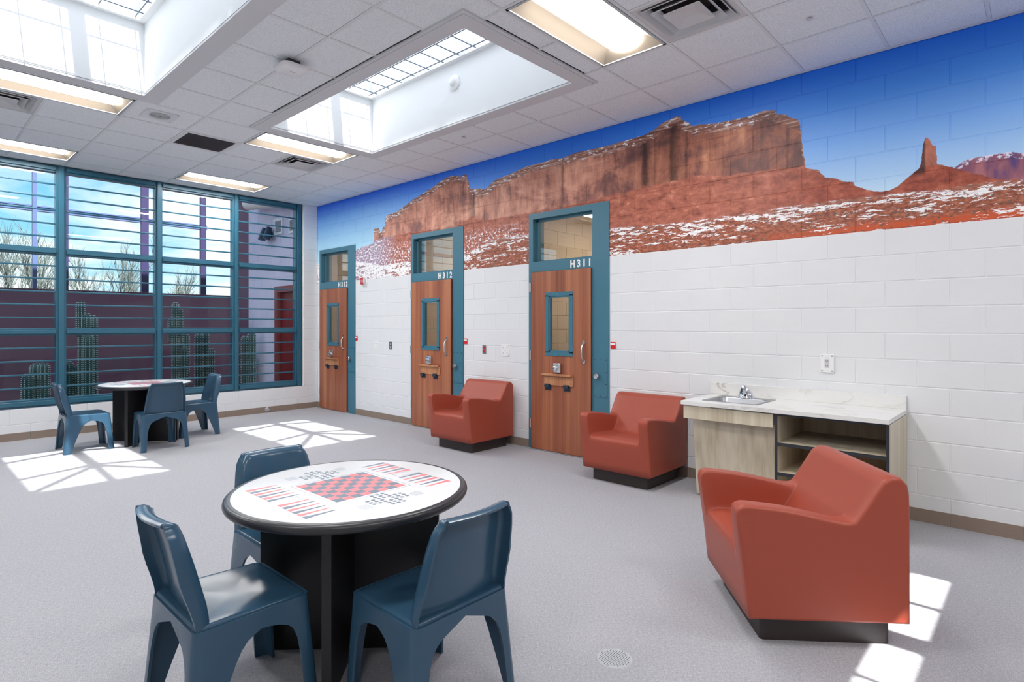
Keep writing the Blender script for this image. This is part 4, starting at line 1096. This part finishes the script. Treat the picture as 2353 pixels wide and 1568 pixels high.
# ------------------------------------------------------------------ moulded armchairs
def resample(pts, n):
    L = [0.0]
    for a, b in zip(pts, pts[1:]): L.append(L[-1] + math.dist(a, b))
    out = []
    for k in range(n):
        s = L[-1] * k / (n - 1); i = max(0, min(len(L) - 2, next((j for j in range(len(L) - 1) if L[j + 1] >= s), len(L) - 2)))
        f = (s - L[i]) / max(1e-9, L[i + 1] - L[i]); out.append((pts[i][0] + (pts[i+1][0] - pts[i][0]) * f, pts[i][1] + (pts[i+1][1] - pts[i][1]) * f))
    return out
def smooth_poly(pts, it=2):
    for _ in range(it):
        q = [pts[0]]
        for a, b in zip(pts, pts[1:]): q += [(a[0]*.75 + b[0]*.25, a[1]*.75 + b[1]*.25), (a[0]*.25 + b[0]*.75, a[1]*.25 + b[1]*.75)]
        pts = q + [pts[-1]]
    return pts
def armchair_parts():
    f0 = [(0.0, .122), (-.024, .337), (-.031, .390)]
    topA = [(-.031, .390), (-.052, .540), (-.060, .605), (-.054, .640), (-.022, .652), (.03, .648), (.163, .634), (.287, .609), (.40, .584), (.452, .580), (.472, .586)]
    topB = [(-.031, .390), (-.029, .414), (-.012, .434), (.03, .443), (.12, .441), (.24, .430), (.33, .424), (.375, .434), (.405, .470), (.472, .586)]
    bkf = [(.472, .586), (.490, .608), (.52, .654), (.592, .768)]
    bk_ = [(.592, .768), (.615, .789), (.650, .796), (.688, .786), (.708, .755), (.714, .69), (.7145, .4), (.715, .122)]
    F = resample(f0, 5); Q = smooth_poly(bkf, 1); Q = resample(Q, 14); K = resample(smooth_poly(bk_, 1), 18)
    A = resample(smooth_poly(topA), 36)[:-1] + Q; B = resample(smooth_poly(topB), 36)[:-1] + Q
    PA = F[:-1] + A + K[1:]; PB = F[:-1] + B + K[1:]
    # bottom edge closes the loop
    W = .368
    cen = lambda P, i: None
    def inset(P, d_):
        n = len(P); out = []
        for i in range(n):
            p = Vector(P[i]); a = (p - Vector(P[i-1])); b = (Vector(P[(i+1) % n]) - p)
            a.normalize(); b.normalize(); n1, n2 = Vector((a.y, -a.x)), Vector((b.y, -b.x))
            q = p + (n1 + n2) * (d_ / max(.4, 1 + n1.dot(n2))); out.append((q.x, q.y))
        return out
    secs = []
    ws = [(-W, .017), (-W + .0025, .0095), (-W + .0085, .003), (-W + .018, 0)]
    for w_, d_ in ws: secs.append((w_, inset(PA, d_)))
    def T_(w_): # 0 on the arm, 1 in the seat
        a = abs(w_); x = (.278 - a) / .030; x = max(0, min(1, x)); return x*x*x*(x*(6*x - 15) + 10)
    inner = [-.300, -.282, -.278, -.275, -.272, -.269, -.266, -.263, -.260, -.257, -.254, -.250, -.246, -.235, -.20, -.12, 0]
    inner += [-x for x in reversed(inner[:-1])]
    for w_ in inner:
        f = T_(w_); secs.append((w_, [(a[0] + (b[0] - a[0]) * f, a[1] + (b[1] - a[1]) * f) for a, b in zip(PA, PB)]))
    for w_, d_ in reversed(ws): secs.append((-w_, inset(PA, d_)))
    vs, fs = [], []
    n = len(PA)
    for w_, P in secs: vs += [(w_, .355 - s, z) for s, z in P]
    for i in range(len(secs) - 1):
        for j in range(n):
            a, b = i*n + j, i*n + (j+1) % n; fs.append((a, b, b + n, a + n))
    fs.append(tuple(range(n))); fs.append(tuple(reversed(range((len(secs)-1)*n, len(secs)*n))))
    me = bpy.data.meshes.new('whole'); me.from_pydata(vs, [], fs)
    bm = bmesh.new(); bm.from_mesh(me); bmesh.ops.recalc_face_normals(bm, faces=bm.faces)
    bm.normal_update(); 
    norms = [Vector((math.copysign(1, v.co.x), 0, 0)) if abs(v.co.x) > W - 1e-5 else v.normal.copy() for v in bm.verts]
    bm.verts.index_update()
    groups = {'seat': [], 'backrest': [], 'arm': [], 'arm2': []}
    for f in bm.faces:
        c = f.calc_center_median(); s = .355 - c.y
        if len(f.verts) > 8: key = 'arm' if c.x < 0 else 'arm2'
        elif s > .70 or (c.z > .44 and s > .385 and (abs(c.x) < .268 or c.z > .60) and s > .46 * (c.z > .60)): key = 'backrest'
        elif abs(c.x) > .262: key = 'arm' if c.x < 0 else 'arm2'
        else: key = 'seat'
        groups[key].append([v.index for v in f.verts])
    P = [v.co.copy() for v in bm.verts]; bm.free(); bpy.data.meshes.remove(me)
    out = []
    for key in ('seat', 'backrest', 'arm', 'arm2'):
        idx = sorted({i for f in groups[key] for i in f}); mp = {i: k for k, i in enumerate(idx)}
        me = bpy.data.meshes.new(key.rstrip('2')); me.from_pydata([P[i] for i in idx], [], [[mp[i] for i in f] for f in groups[key]])
        me.materials.append(M['terra'])
        for p in me.polygons: p.use_smooth = True
        me.normals_split_custom_set_from_vertices([tuple(norms[i]) for i in idx]); me.update()
        out.append((key.rstrip('2'), me))
    return out
AP = armchair_parts()
def armchair(loc, rz, label):
    root = tag(empty('armchair', loc, rz), label, 'armchair', 'terracotta armchairs')
    for nm, me in AP: inst(nm, me, root, (0, 0, 0))
    return root
pl_ = MB(); pl_.loft([[(x, y, z) for x, y in rrect(-.30, -.305, .30, .285, .02, 4)] for z in (0, .1225)])
plm = pl_.build('plinth', 'plinth', None, smooth=40, link=False).data
for loc, rz, lb in (((4.89, 5.19, 0), R(90), 'terracotta moulded armchair against the wall by door H312'),
                    ((4.935, 2.935, 0), R(90), 'terracotta moulded armchair between door H311 and the sink counter'),
                    ((3.2135, .9597, 0), math.atan2(.627, .779), 'large near terracotta moulded armchair with its side to the viewer')):
    a = armchair(loc, rz, lb); inst('plinth', plm, a, (0, 0, 0))

# ------------------------------------------------------------------ moulded stacking chairs
def chair_meshes():
    out = []
    def xo(y, z):   # outer half width
        f = max(0, min(1, z / .43)); q = max(0, min(1, (y + .237) / .48))
        foot = .252 + (.224 - .252) * q; top = .224 + (.212 - .224) * q
        return foot + (top - foot) * f
    ZA = [0, .05, .10, .16, .22, .27, .31, .335, .35, .358, .362, .395, .425]
    rear_y = [(0, -.180), (.115, -.142), (.229, -.098), (.30, -.066), (.335, -.035), (.355, .0), (.362, .02), (.43, .02)]
    front_y = [(0, .192), (.19, .176), (.27, .162), (.31, .145), (.34, .115), (.355, .07), (.362, .02), (.43, .02)]
    rear_o = lambda z: -.237 + .034 * z / .43
    front_o = lambda z: .243 - .040 * z / .43
    rear_x = [(0, .205), (.20, .192), (.30, .172), (.345, .135), (.37, .07), (.38, 0.0), (.43, 0.0)]
    front_x = [(0, .170), (.20, .155), (.28, .14), (.32, .115), (.345, .07), (.358, 0.0), (.43, 0.0)]
    for side in (-1, 1):
        for (yt, yo, xt, sg) in ((rear_y, rear_o, rear_x, 1), (front_y, front_o, front_x, -1)):
            rings = []
            for z in ZA:
                y = yo(z); X = xo(y, z); yi = lerp_tab(yt, z); xi = lerp_tab(xt, z); Xi = xo(yi, z)
                xi = min(xi, X - .03); r = .022
                pts = [(Xi, yi), (Xi + (X - Xi) * .5, (yi + y) / 2 + sg * .0), (X, y + sg * r)]
                for k in range(1, 4):
                    a = R(90 * k / 4); pts.append((X - r + r * math.cos(a), y + sg * r - sg * r * math.sin(a)))
                pts += [(X - r, y), ((X - r + xi) / 2, y), (xi, y)]
                rings.append([(side * px, py, z) for px, py in pts])
            mb = MB(); mb.loft(rings, False, False, False)
            me = bpy.data.meshes.new('leg'); me.from_pydata(mb.v, [], mb.f); me.materials.append(M['chair'])
            bm = bmesh.new(); bm.from_mesh(me); bmesh.ops.recalc_face_normals(bm, faces=bm.faces)
            # shell grows inwards
            c = Vector((side * .1, (yo(0) - sg * -0.08), .2))
            f0 = max(bm.faces, key=lambda f: f.calc_area())
            if f0.normal.dot(f0.calc_center_median() - Vector((0, 0, f0.calc_center_median().z))) > 0: bmesh.ops.reverse_faces(bm, faces=bm.faces)
            bmesh.ops.solidify(bm, geom=bm.faces[:], thickness=.011); bmesh.ops.recalc_face_normals(bm, faces=bm.faces)
            for f in bm.faces: f.smooth = True
            for e in bm.edges:
                if len(e.link_faces) == 2 and e.calc_face_angle(0) > R(50): e.smooth = False
            bm.to_mesh(me); bm.free(); out.append(('leg', me))
    # seat: dished top with rolled rim
    def outline(sc2):
        return [(px * (.2205 - .028 * py) / .22 * sc2, py * sc2 + .0 ) for px, py in rrect(-.22, -.2065, .22, .2065, .030, 6)]
    mb = MB(); rings = []
    def sz(x, y): return .4385 - .012 * math.exp(-((y + .05) / .12) ** 2) * max(0, 1 - (x / .21) ** 2) - .009 * max(0, (y - .10) / .10) ** 2
    for sc2, dz in ((1.0, -.030), (1.0, -.010), (.994, -.004), (.980, -.0005), (.955, .001), (.90, .001), (.75, 0), (.55, 0), (.35, 0), (.15, 0), (.02, 0)):
        rings.append([(x, y, sz(x, y) + dz) for x, y in outline(sc2)])
    mb.loft(rings, True, False, True)
    me = mb.build('seat', 'chair', None, smooth=60, link=False).data; out.append(('seat', me))
    # backrest: concave panel with flanges growing towards the rear legs
    Z = [.400, .43, .46, .50, .55, .60, .65, .70, .745, .768, .780]
    yf = [(.40, -.158), (.49, -.167), (.634, -.201), (.74, -.230), (.78, -.243)]
    hw = [(.40, .213), (.46, .210), (.55, .201), (.65, .191), (.725, .182), (.760, .173), (.78, .156)]
    dp = [(.40, .044), (.45, .046), (.52, .056), (.60, .060), (.70, .052), (.78, .044)]
    rings = []
    for z in Z:
        y, h, d_ = lerp_tab(yf, z), lerp_tab(hw, z), lerp_tab(dp, z)
        pts = [(-h - .004, y - d_), (-h - .002, y - d_ * .5), (-h, y - .016), (-h + .006, y - .005), (-h + .018, y)]
        for k in range(1, 10):
            f = -1 + 2 * k / 10; pts.append(((h - .018) * f, y - .020 * (1 - f * f)))
        pts += [(-a, b) for a, b in reversed(pts[:5])]
        rings.append([(a, b, z) for a, b in pts])
    y = -.243; top = rings[-1]
    for dy, dz, sc3 in ((-.007, .008, .985), (-.018, .013, .975), (-.034, .014, .968), (-.046, .009, .965)):
        lim = y + dy
        rings.append([(a * sc3, min(b, b * 0 + lim - .020 * max(0, 1 - (a / .152) ** 2) * (1 if abs(a) < .152 else 0)) if b > y - .045 or True else b, z + dz) for a, b, z in top])
    mb = MB(); mb.loft(rings, False, False, False)
    me = bpy.data.meshes.new('backrest'); me.from_pydata(mb.v, [], mb.f); me.materials.append(M['chair'])
    bm = bmesh.new(); bm.from_mesh(me); bmesh.ops.remove_doubles(bm, verts=bm.verts, dist=.0004); bmesh.ops.recalc_face_normals(bm, faces=bm.faces)
    f0 = max(bm.faces, key=lambda f: f.calc_area())
    if f0.normal.y > 0: bmesh.ops.reverse_faces(bm, faces=bm.faces)
    bmesh.ops.solidify(bm, geom=bm.faces[:], thickness=.010); bmesh.ops.recalc_face_normals(bm, faces=bm.faces)
    for f in bm.faces: f.smooth = True
    for e in bm.edges:
        if len(e.link_faces) == 2 and e.calc_face_angle(0) > R(55): e.smooth = False
    bm.to_mesh(me); bm.free(); out.append(('backrest', me))
    return out
CH = chair_meshes()
def chair(loc, rz, label):
    root = tag(empty('chair', loc, rz), label, 'chair', 'blue moulded chairs')
    for nm, me in CH: inst(nm, me, root, (0, 0, 0))
    return root
chair((.925, 2.365, 0), R(-90), 'blue moulded chair on the left of the near game table, seat shining')
chair((1.473, 1.815, 0), R(0), 'blue moulded chair on the right of the near game table, back to the viewer')
chair((1.435, 2.86, 0), R(178), 'blue moulded chair on the far side of the near game table')
chair((1.612, 8.475, 0), R(-90), 'blue moulded chair at the left of the far game table by the window')
chair((2.258, 7.935, 0), R(0), 'blue moulded chair in front of the far game table, back to the viewer')
chair((2.855, 8.55, 0), R(90), 'blue moulded chair at the right of the far game table by the window')

# ------------------------------------------------------------------ round game tables
def game_prints():
    """flat prints on the laminate, in table coordinates (z = 0 is the laminate)"""
    e = .0004; out = {}
    def quad(mb, pts): mb.loft([[(x, y, 0) for x, y in pts], [(x, y, e) for x, y in pts]])
    q = .1775; s = 2 * q / 8; mb = MB()
    for i in range(8):
        for j in range(8):
            mb.cur = (i + j) % 2; x, y = -q + i * s, -q + j * s; quad(mb, [(x, y), (x + s, y), (x + s, y + s), (x, y + s)])
    out['checkerboard'] = (mb, ['dark_print', 'pink_print'])
    mb = MB(); r, wd = .194, .0014
    for a, b in (((-r, -r), (r, -r)), ((r, -r), (r, r)), ((r, r), (-r, r)), ((-r, r), (-r, -r))):
        x0, x1, y0, y1 = min(a[0], b[0]) - wd, max(a[0], b[0]) + wd, min(a[1], b[1]) - wd, max(a[1], b[1]) + wd
        quad(mb, [(x0, y0), (x1, y0), (x1, y1), (x0, y1)])
    for sx in (-1, 1):
        for (x0, y0, x1, y1) in ((.25, -.03, .36, .03),):
            for a, b, c, d_ in ((x0, y0, x1, y0), (x0, y1, x1, y1), (x0, y0, x0, y1)): quad(mb, [(sx * min(a, c) - wd, b - wd), (sx * max(a, c) + wd, b - wd), (sx * max(a, c) + wd, d_ + wd), (sx * min(a, c) - wd, d_ + wd)])
    out['border_lines'] = (mb, ['line_print'])
    out['backgammon_point'] = []
    for sx in (-1, 1):
        for k in range(12):
            y = -.262 + k * .0425 + (.058 if k > 5 else 0)
            mb = MB(); xb, xt = sx * .368, sx * .226; h = .0165
            quad(mb, [(xb, y - h), (xb - sx * .05, y - h * .55), (xt + sx * .012, y - h * .32), (xt, y), (xt + sx * .012, y + h * .32), (xb - sx * .05, y + h * .55), (xb, y + h)])
            out['backgammon_point'].append((mb, [['dark_print', 'pink_print'][(k + (sx > 0)) % 2]]))
    out['peg_game_dots'] = []
    for sy in (-1, 1):
        cy = sy * .288; mb = MB()
        for i in range(7):
            for j in range(7):
                if ((2 <= i <= 4) or (2 <= j <= 4)) and not (i == 3 and j == 3):
                    x, y = (i - 3) * .0278, cy + (j - 3) * .0262
                    quad(mb, [(x + .0095 * math.cos(2*math.pi*k/12), y + .0095 * math.sin(2*math.pi*k/12)) for k in range(12)])
        out['peg_game_dots'].append((mb, ['dark_print']))
    mb = MB()
    for sy in (-1, 1):
        for cx in (-.13, .13):
            for k in range(6):
                y = sy * .318 * 1.0 + (k - 2.5) * .010; L = .03 - .003 * abs(k - 2.5)
                quad(mb, [(cx - L, y - .0012), (cx + L, y - .0012), (cx + L, y + .0012), (cx - L, y + .0012)])
    out['rule_lines'] = (mb, ['line_print'])
    return out
def make_table():
    root = tag(empty('game_table'), 'round game table with printed checkerboard nearest the viewer', 'table', 'round game tables')
    top = MB().lathe([(0, .712), (.500, .712), (.505, .7405), (.503, .7415), (0, .7415)], 96).build('tabletop', 'laminate', root, smooth=30)
    rm = MB(); prof = [(.500, .700)] + [(.516 + .020 * math.cos(a), .7205 + .0205 * math.sin(a)) for a in [R(-90 + 180 * k / 10) for k in range(11)]] + [(.503, .7412)]
    rings = [[(r * math.cos(2*math.pi*k/96), r * math.sin(2*math.pi*k/96), z) for k in range(96)] for r, z in prof]
    rm.loft(rings + [rings[0]], True, False, False); rm.build('edge_band', 'black_edge', root, smooth=40)
    for k, e in game_prints().items():
        for mb, mt in (e if isinstance(e, list) else [e]):
            o = mb.build(k, mt, top); o.location = (0, 0, .7416)
            if k in ('peg_game_dots', 'rule_lines'): o['kind'] = 'stuff'
    MB().lathe([(0, .690), (.44, .690), (.44, .712), (0, .712)], 64).build('underside', 'black_panel', root, smooth=30)
    def panel(L0, L1, ang):
        mb = MB(); t_ = .019; r = .03
        poly = [(L0, 0.0), (L1 - r, 0.0)] + [(L1 - r + r * math.sin(R(90 * k / 5)), r - r * math.cos(R(90 * k / 5))) for k in range(1, 6)] + [(L1, .692), (L0, .692)]
        mb.cur = 0; mb.prism(poly, 'y', -t_, t_)
        o = mb.build('base_panel', ['black_panel', 'panel_edge'], root); o.rotation_euler = (0, 0, ang)
        for p in o.data.polygons:
            if abs(p.normal.y) < .5 and p.center.x > L1 - r - .001 + 0.0: p.material_index = 1
        return o
    panel(-.405, .405, R(45))
    panel(.0195, .405, R(135)); panel(.0195, .405, R(-45))
    return root
gt = make_table(); gt.location = (1.458, 2.362, 0)
g2 = copy_tree(gt); g2.location = (2.262, 8.505, 0); g2['label'] = 'round game table with printed checkerboard by the window'; g2.rotation_euler = (0, 0, R(0))
tp = [c for c in g2.children if c.name.startswith('tabletop')][0]; tp.rotation_euler = (0, 0, R(90))

# ------------------------------------------------------------------ courtyard beyond the window
struct(box('floor_courtyard', (-14, D + .2, -.12, 16, 60, -.02), 'gravel'), 'gravel ground of the courtyard outside')
cb_ = struct(empty('wall_courtyard_back', (2, 14.6, 0)), 'low dark maroon block wall across the courtyard'); og = cb_.location[:]
mb = MB(); mb.box(-12, 14.6, -.02, 9, 14.8, 2.19); mb.build('wall_body', 'maroon', cb_, og)
box('coping', (-12, 14.585, 2.19, 9, 14.815, 2.205), 'maroon', cb_, og)
cs = struct(empty('wall_courtyard_side'), 'pale lilac block wall running away outside the right window bay')
SXW = 5.33
mb = MB(); mb.box(SXW + .0045, D + .205, -.02, SXW + .2, 10.54, 5.2); mb.box(SXW + .0045, 11.42, -.02, SXW + .2, 12.72, 5.2); mb.box(SXW + .0045, 10.54, 2.26, SXW + .2, 11.42, 5.2); mb.build('mortar_backing', 'lilac', cs)
for y, z, L, h, m in lay(10.35, 12.72, 4.47, 10.2, lambda a, b: [(10.54, 11.42)] if a < 2.25 else [], lambda zb: 'lilac'):
    o = bpy.data.objects.new('block', block_mesh(L, h, m)); C.objects.link(o); o.parent = cs; o.location = (SXW, y, z)
box('corner_pier', (SXW, 12.72, -.02, SXW + .25, 13.25, 5.2), 'maroon', cs)
d4 = struct(empty('door_4', (SXW, 10.98, 0)), 'dark red metal door in the courtyard side wall'); og = d4.location[:]
mb = MB(); mb.box(SXW - .03, 11.30, 0, SXW + .12, 11.42, 2.26); mb.box(SXW - .03, 10.54, 0, SXW + .12, 10.62, 2.26); mb.box(SXW - .03, 10.62, 2.14, SXW + .12, 11.30, 2.26); mb.build('door_frame', 'redmetal', d4, og)
lf = box('door_leaf', (SXW + .06, 10.62, .01, SXW + .10, 11.30, 2.14), 'redmetal', d4, og)
box('push_plate', (SXW + .05, 10.66, .95, SXW + .06, 10.74, 1.15), 'steel', lf, og)
for (y0, y1, z0, z1), lb in (((11.09, 11.44, 3.30, 3.61), 'white louvred wall vent over the courtyard, left of two'), ((10.55, 10.82, 3.27, 3.56), 'white louvred wall vent over the courtyard, right of two')):
    v_ = tag(empty('wall_vent', (SXW, (y0 + y1) / 2, (z0 + z1) / 2)), lb, 'vent', 'courtyard wall vents'); og = v_.location[:]
    mb = MB(); f = .04
    mb.box(SXW - .03, y0, z0, SXW, y1, z0 + f); mb.box(SXW - .03, y0, z1 - f, SXW, y1, z1); mb.box(SXW - .03, y0, z0 + f, SXW, y0 + f, z1 - f); mb.box(SXW - .03, y1 - f, z0 + f, SXW, y1, z1 - f)
    mb.build('frame', 'white_plastic', v_, og)
    for k in range(9):
        z = z0 + f + (z1 - z0 - 2 * f) * (k + .5) / 9
        MB().add([(SXW - .022, y0 + f, z - .008), (SXW - .022, y1 - f, z - .008), (SXW - .004, y1 - f, z + .010), (SXW - .004, y0 + f, z + .010)], [(0, 1, 2, 3)]).build('louver', 'gray_plastic', v_, og)
fl_ = tag(empty('floodlight', (SXW, 11.62, 3.34)), 'dark twin floodlight on the courtyard side wall', 'lamp'); og = fl_.location[:]
MB().cyl((SXW, 11.62, 3.34), (SXW - .05, 11.62, 3.34), .07, None, 20).build('mount', 'iron', fl_, og, smooth=40)
for dy in (-.09, .11):
    MB().tube([(SXW - .05, 11.62 + dy * .4, 3.34), (SXW - .11, 11.62 + dy, 3.36)], .02, 8).build('knuckle', 'iron', fl_, og, smooth=40)
    MB().tube([(SXW - .08, 11.62 + dy, 3.46), (SXW - .15, 11.62 + dy, 3.22)], [.055, .075], 14).build('lamp_head', 'iron', fl_, og, smooth=40)
aw = tag(empty('roof_duct', (SXW - .2, 11.5, 3.9)), 'pale rounded duct high on the courtyard side wall', 'duct'); og = aw.location[:]
MB().tube([(SXW - .20, 10.7, 3.86), (SXW - .20, 12.25, 4.02)], .13, 18).build('pipe', 'white_plastic', aw, og, smooth=40)
for y in (10.9, 11.9): MB().tube([(SXW - .002, y, 3.88 + (y - 10.9) * .1), (SXW - .20, y, 3.88 + (y - 10.9) * .1)], .02, 8).build('bracket', 'iron', aw, og)
for x0, x1, mt, lb in ((1.98, 2.05, 'bluebeam', 'thin pale steel post beyond the left window bay'), (2.49, 2.56, 'purple', 'thin purple steel post at the left of the second window bay'), (3.88, 4.02, 'purple', 'purple steel post at the right of the second window bay'), (5.12, 5.24, 'purple', 'purple steel post at the right of the third window bay')):
    pt = tag(empty('steel_post', ((x0 + x1) / 2, 14.95, 0)), lb, 'post', 'courtyard steel posts'); og = pt.location[:]
    box('shaft', (x0, 14.9, 0, x1, 15.0, 5.6), mt, pt, og); box('base_plate', (x0 - .06, 14.84, -.02, x1 + .06, 15.06, 0), mt, pt, og)
bm_ = tag(empty('steel_beam', (1, 15.05, 3.86)), 'blue grey steel beam spanning between the courtyard posts', 'beam'); og = bm_.location[:]
mb = MB(); mb.box(-6, 15.0, 3.80, 5.3, 15.10, 3.825); mb.box(-6, 15.04, 3.825, 5.3, 15.06, 3.885); mb.box(-6, 15.0, 3.885, 5.3, 15.10, 3.91); mb.build('web', 'bluebeam', bm_, og)

def cactus(stems, label):
    x0, y0 = stems[0][0], stems[0][1]
    root = tag(empty('cactus', (x0, y0, 0)), label, 'cactus', 'columnar cacti in the courtyard'); og = root.location[:]
    for (x, y, zb, zt, r) in stems:
        mb = MB(); n = 20; rings = []; k = 14
        bend = 0
        for i in range(k + 1):
            f = i / k; z = zb + (zt - zb) * f
            rr_ = r * (1 - max(0, (f - (1 - r * 1.6 / (zt - zb))) / (r * 1.6 / (zt - zb))) ** 2.4 * .94) if zt - zb > r * 1.6 else r
            rings.append([(x + rr_ * (1 + .16 * (1 if j % 2 else -1)) * math.cos(2*math.pi*j/n), y + rr_ * (1 + .16 * (1 if j % 2 else -1)) * math.sin(2*math.pi*j/n), z) for j in range(n)])
        mb.loft(rings)
        st_ = mb.build('stem', 'cactus', root, og, smooth=70)
        sp = MB()
        for j in range(1, n, 2):
            a = 2 * math.pi * j / n; zz = zb + .03
            while zz < zt - .01:
                f = (zz - zb) / (zt - zb); q = max(0, (f - (1 - r * 1.6 / (zt - zb))) / (r * 1.6 / (zt - zb))) if zt - zb > r*1.6 else 0
                rr_ = r * 1.16 * (1 - q ** 2.4 * .94); cx, cy = x + rr_ * math.cos(a), y + rr_ * math.sin(a)
                sp.add([(cx, cy, zz - .009), (cx + .018 * math.cos(a) - .012*math.sin(a), cy + .018 * math.sin(a) + .012*math.cos(a), zz + .004), (cx + .018 * math.cos(a) + .012*math.sin(a), cy + .018 * math.sin(a) - .012*math.cos(a), zz + .004), (cx, cy, zz + .009)], [(0, 1, 3), (0, 3, 2), (1, 2, 3), (0, 2, 1)])
                zz += .034
        sp.build('spines', 'spine', st_, og)['kind'] = 'stuff'
cactus([(2.44, 12.8, 0, 1.74, .085), (2.37, 12.78, 1.28, 1.93, .052), (2.56, 12.84, 0, 1.68, .062), (2.47, 12.70, 0, 1.34, .07), (2.52, 12.9, 0, .62, .06)], 'tall cactus clump behind the left half of the second window bay')
cactus([(3.97, 12.8, 0, 1.86, .075), (3.91, 12.76, 0, 1.95, .050), (3.86, 12.84, 1.15, 1.62, .045), (4.12, 12.85, 0, 1.33, .06), (4.04, 12.72, 0, 1.10, .06)], 'tallest pale cactus clump behind the third window bay')
cactus([(1.64, 12.8, 0, .67, .075), (1.76, 12.86, 0, .84, .075), (1.85, 12.78, 0, .85, .07)], 'short cactus clump low behind the left window bay')
cactus([(2.27, 13.22, 0, .83, .07), (2.41, 13.18, 0, .76, .06)], 'short cactus pair at the lower left of the second window bay')
cactus([(5.00, 12.6, 0, 1.84, .055), (5.06, 12.75, 0, 1.2, .05)], 'slim cactus at the right edge of the third window bay')
cactus([(4.53, 13.3, 0, 1.33, .07), (4.66, 13.35, 0, 1.36, .07), (4.74, 13.2, 0, 1.0, .05)], 'dim cactus clump in the lower middle of the third window bay')
cactus([(5.0, 12.1, 0, 1.28, .06), (5.12, 12.05, 0, 1.38, .065), (5.16, 12.3, 0, .9, .06)], 'pale cactus clump behind the right window bay')

def bare_tree(x, y, h, seed, label):
    rnd = random.Random(seed)
    root = tag(empty('bare_tree', (x, y, 0)), label, 'tree', 'bare trees beyond the courtyard wall'); og = (0, 0, 0)
    tk = MB(); br = MB()
    def grow(p, d_, L, r, lvl, mb):
        q = p; pts = [p.copy()]; rs = [r]
        n = 4
        for i in range(n):
            d2 = (d_ + Vector((rnd.uniform(-.12, .12), rnd.uniform(-.12, .12), .05))).normalized(); q = q + d2 * (L / n); d_ = d2
            pts.append(q.copy()); rs.append(r * (1 - .7 * (i + 1) / n))
            if lvl < 3 and i > 0 - (lvl > 0):
                for _ in range(3 if lvl == 0 else 2):
                    a = rnd.uniform(0, 2 * math.pi); sp = rnd.uniform(.25, .6)
                    nd = (d_ + Vector((math.cos(a), math.sin(a), .25)) * sp).normalized()
                    grow(q, nd, L * rnd.uniform(.42, .62), max(.008, r * .5), lvl + 1, br)
        mb.tube(pts, rs, 4 if lvl else 7, False)
    grow(Vector((0, 0, 0)), Vector((0, 0, 1)), h, .05, 0, tk)
    tk.build('trunk', 'bark', root); br.build('branches', 'bark', root)['kind'] = 'stuff'
tl = ['leftmost bare tree, its twigs behind the left window bay', 'bare tree right of the thin pale post', 'bare tree behind the left part of the second window bay', 'bare tree behind the middle of the second window bay', 'bare tree behind the right part of the second window bay', 'low bare tree behind the left part of the third window bay', 'low bare tree behind the middle of the third window bay']
for k, (px, h, Y) in enumerate(((12, 2.8, 27), (72, 2.3, 23), (112, 3.0, 35), (196, 2.6, 32), (250, 2.7, 27), (312, 2.4, 31), (402, 2.1, 27), (452, 1.9, 31))):
    kx = (px - 1176.5) / 1328.11; s_, c_ = math.sin(.8246), math.cos(.8246)
    X = Y * (s_ + kx * c_) / (c_ - kx * s_)
    bare_tree(X, Y, h, 11 + k, tl[min(k, 6)] if k < 2 else ['bare tree at the right of the left window bay', tl[2], tl[3], tl[4], tl[5], tl[6]][k - 2])
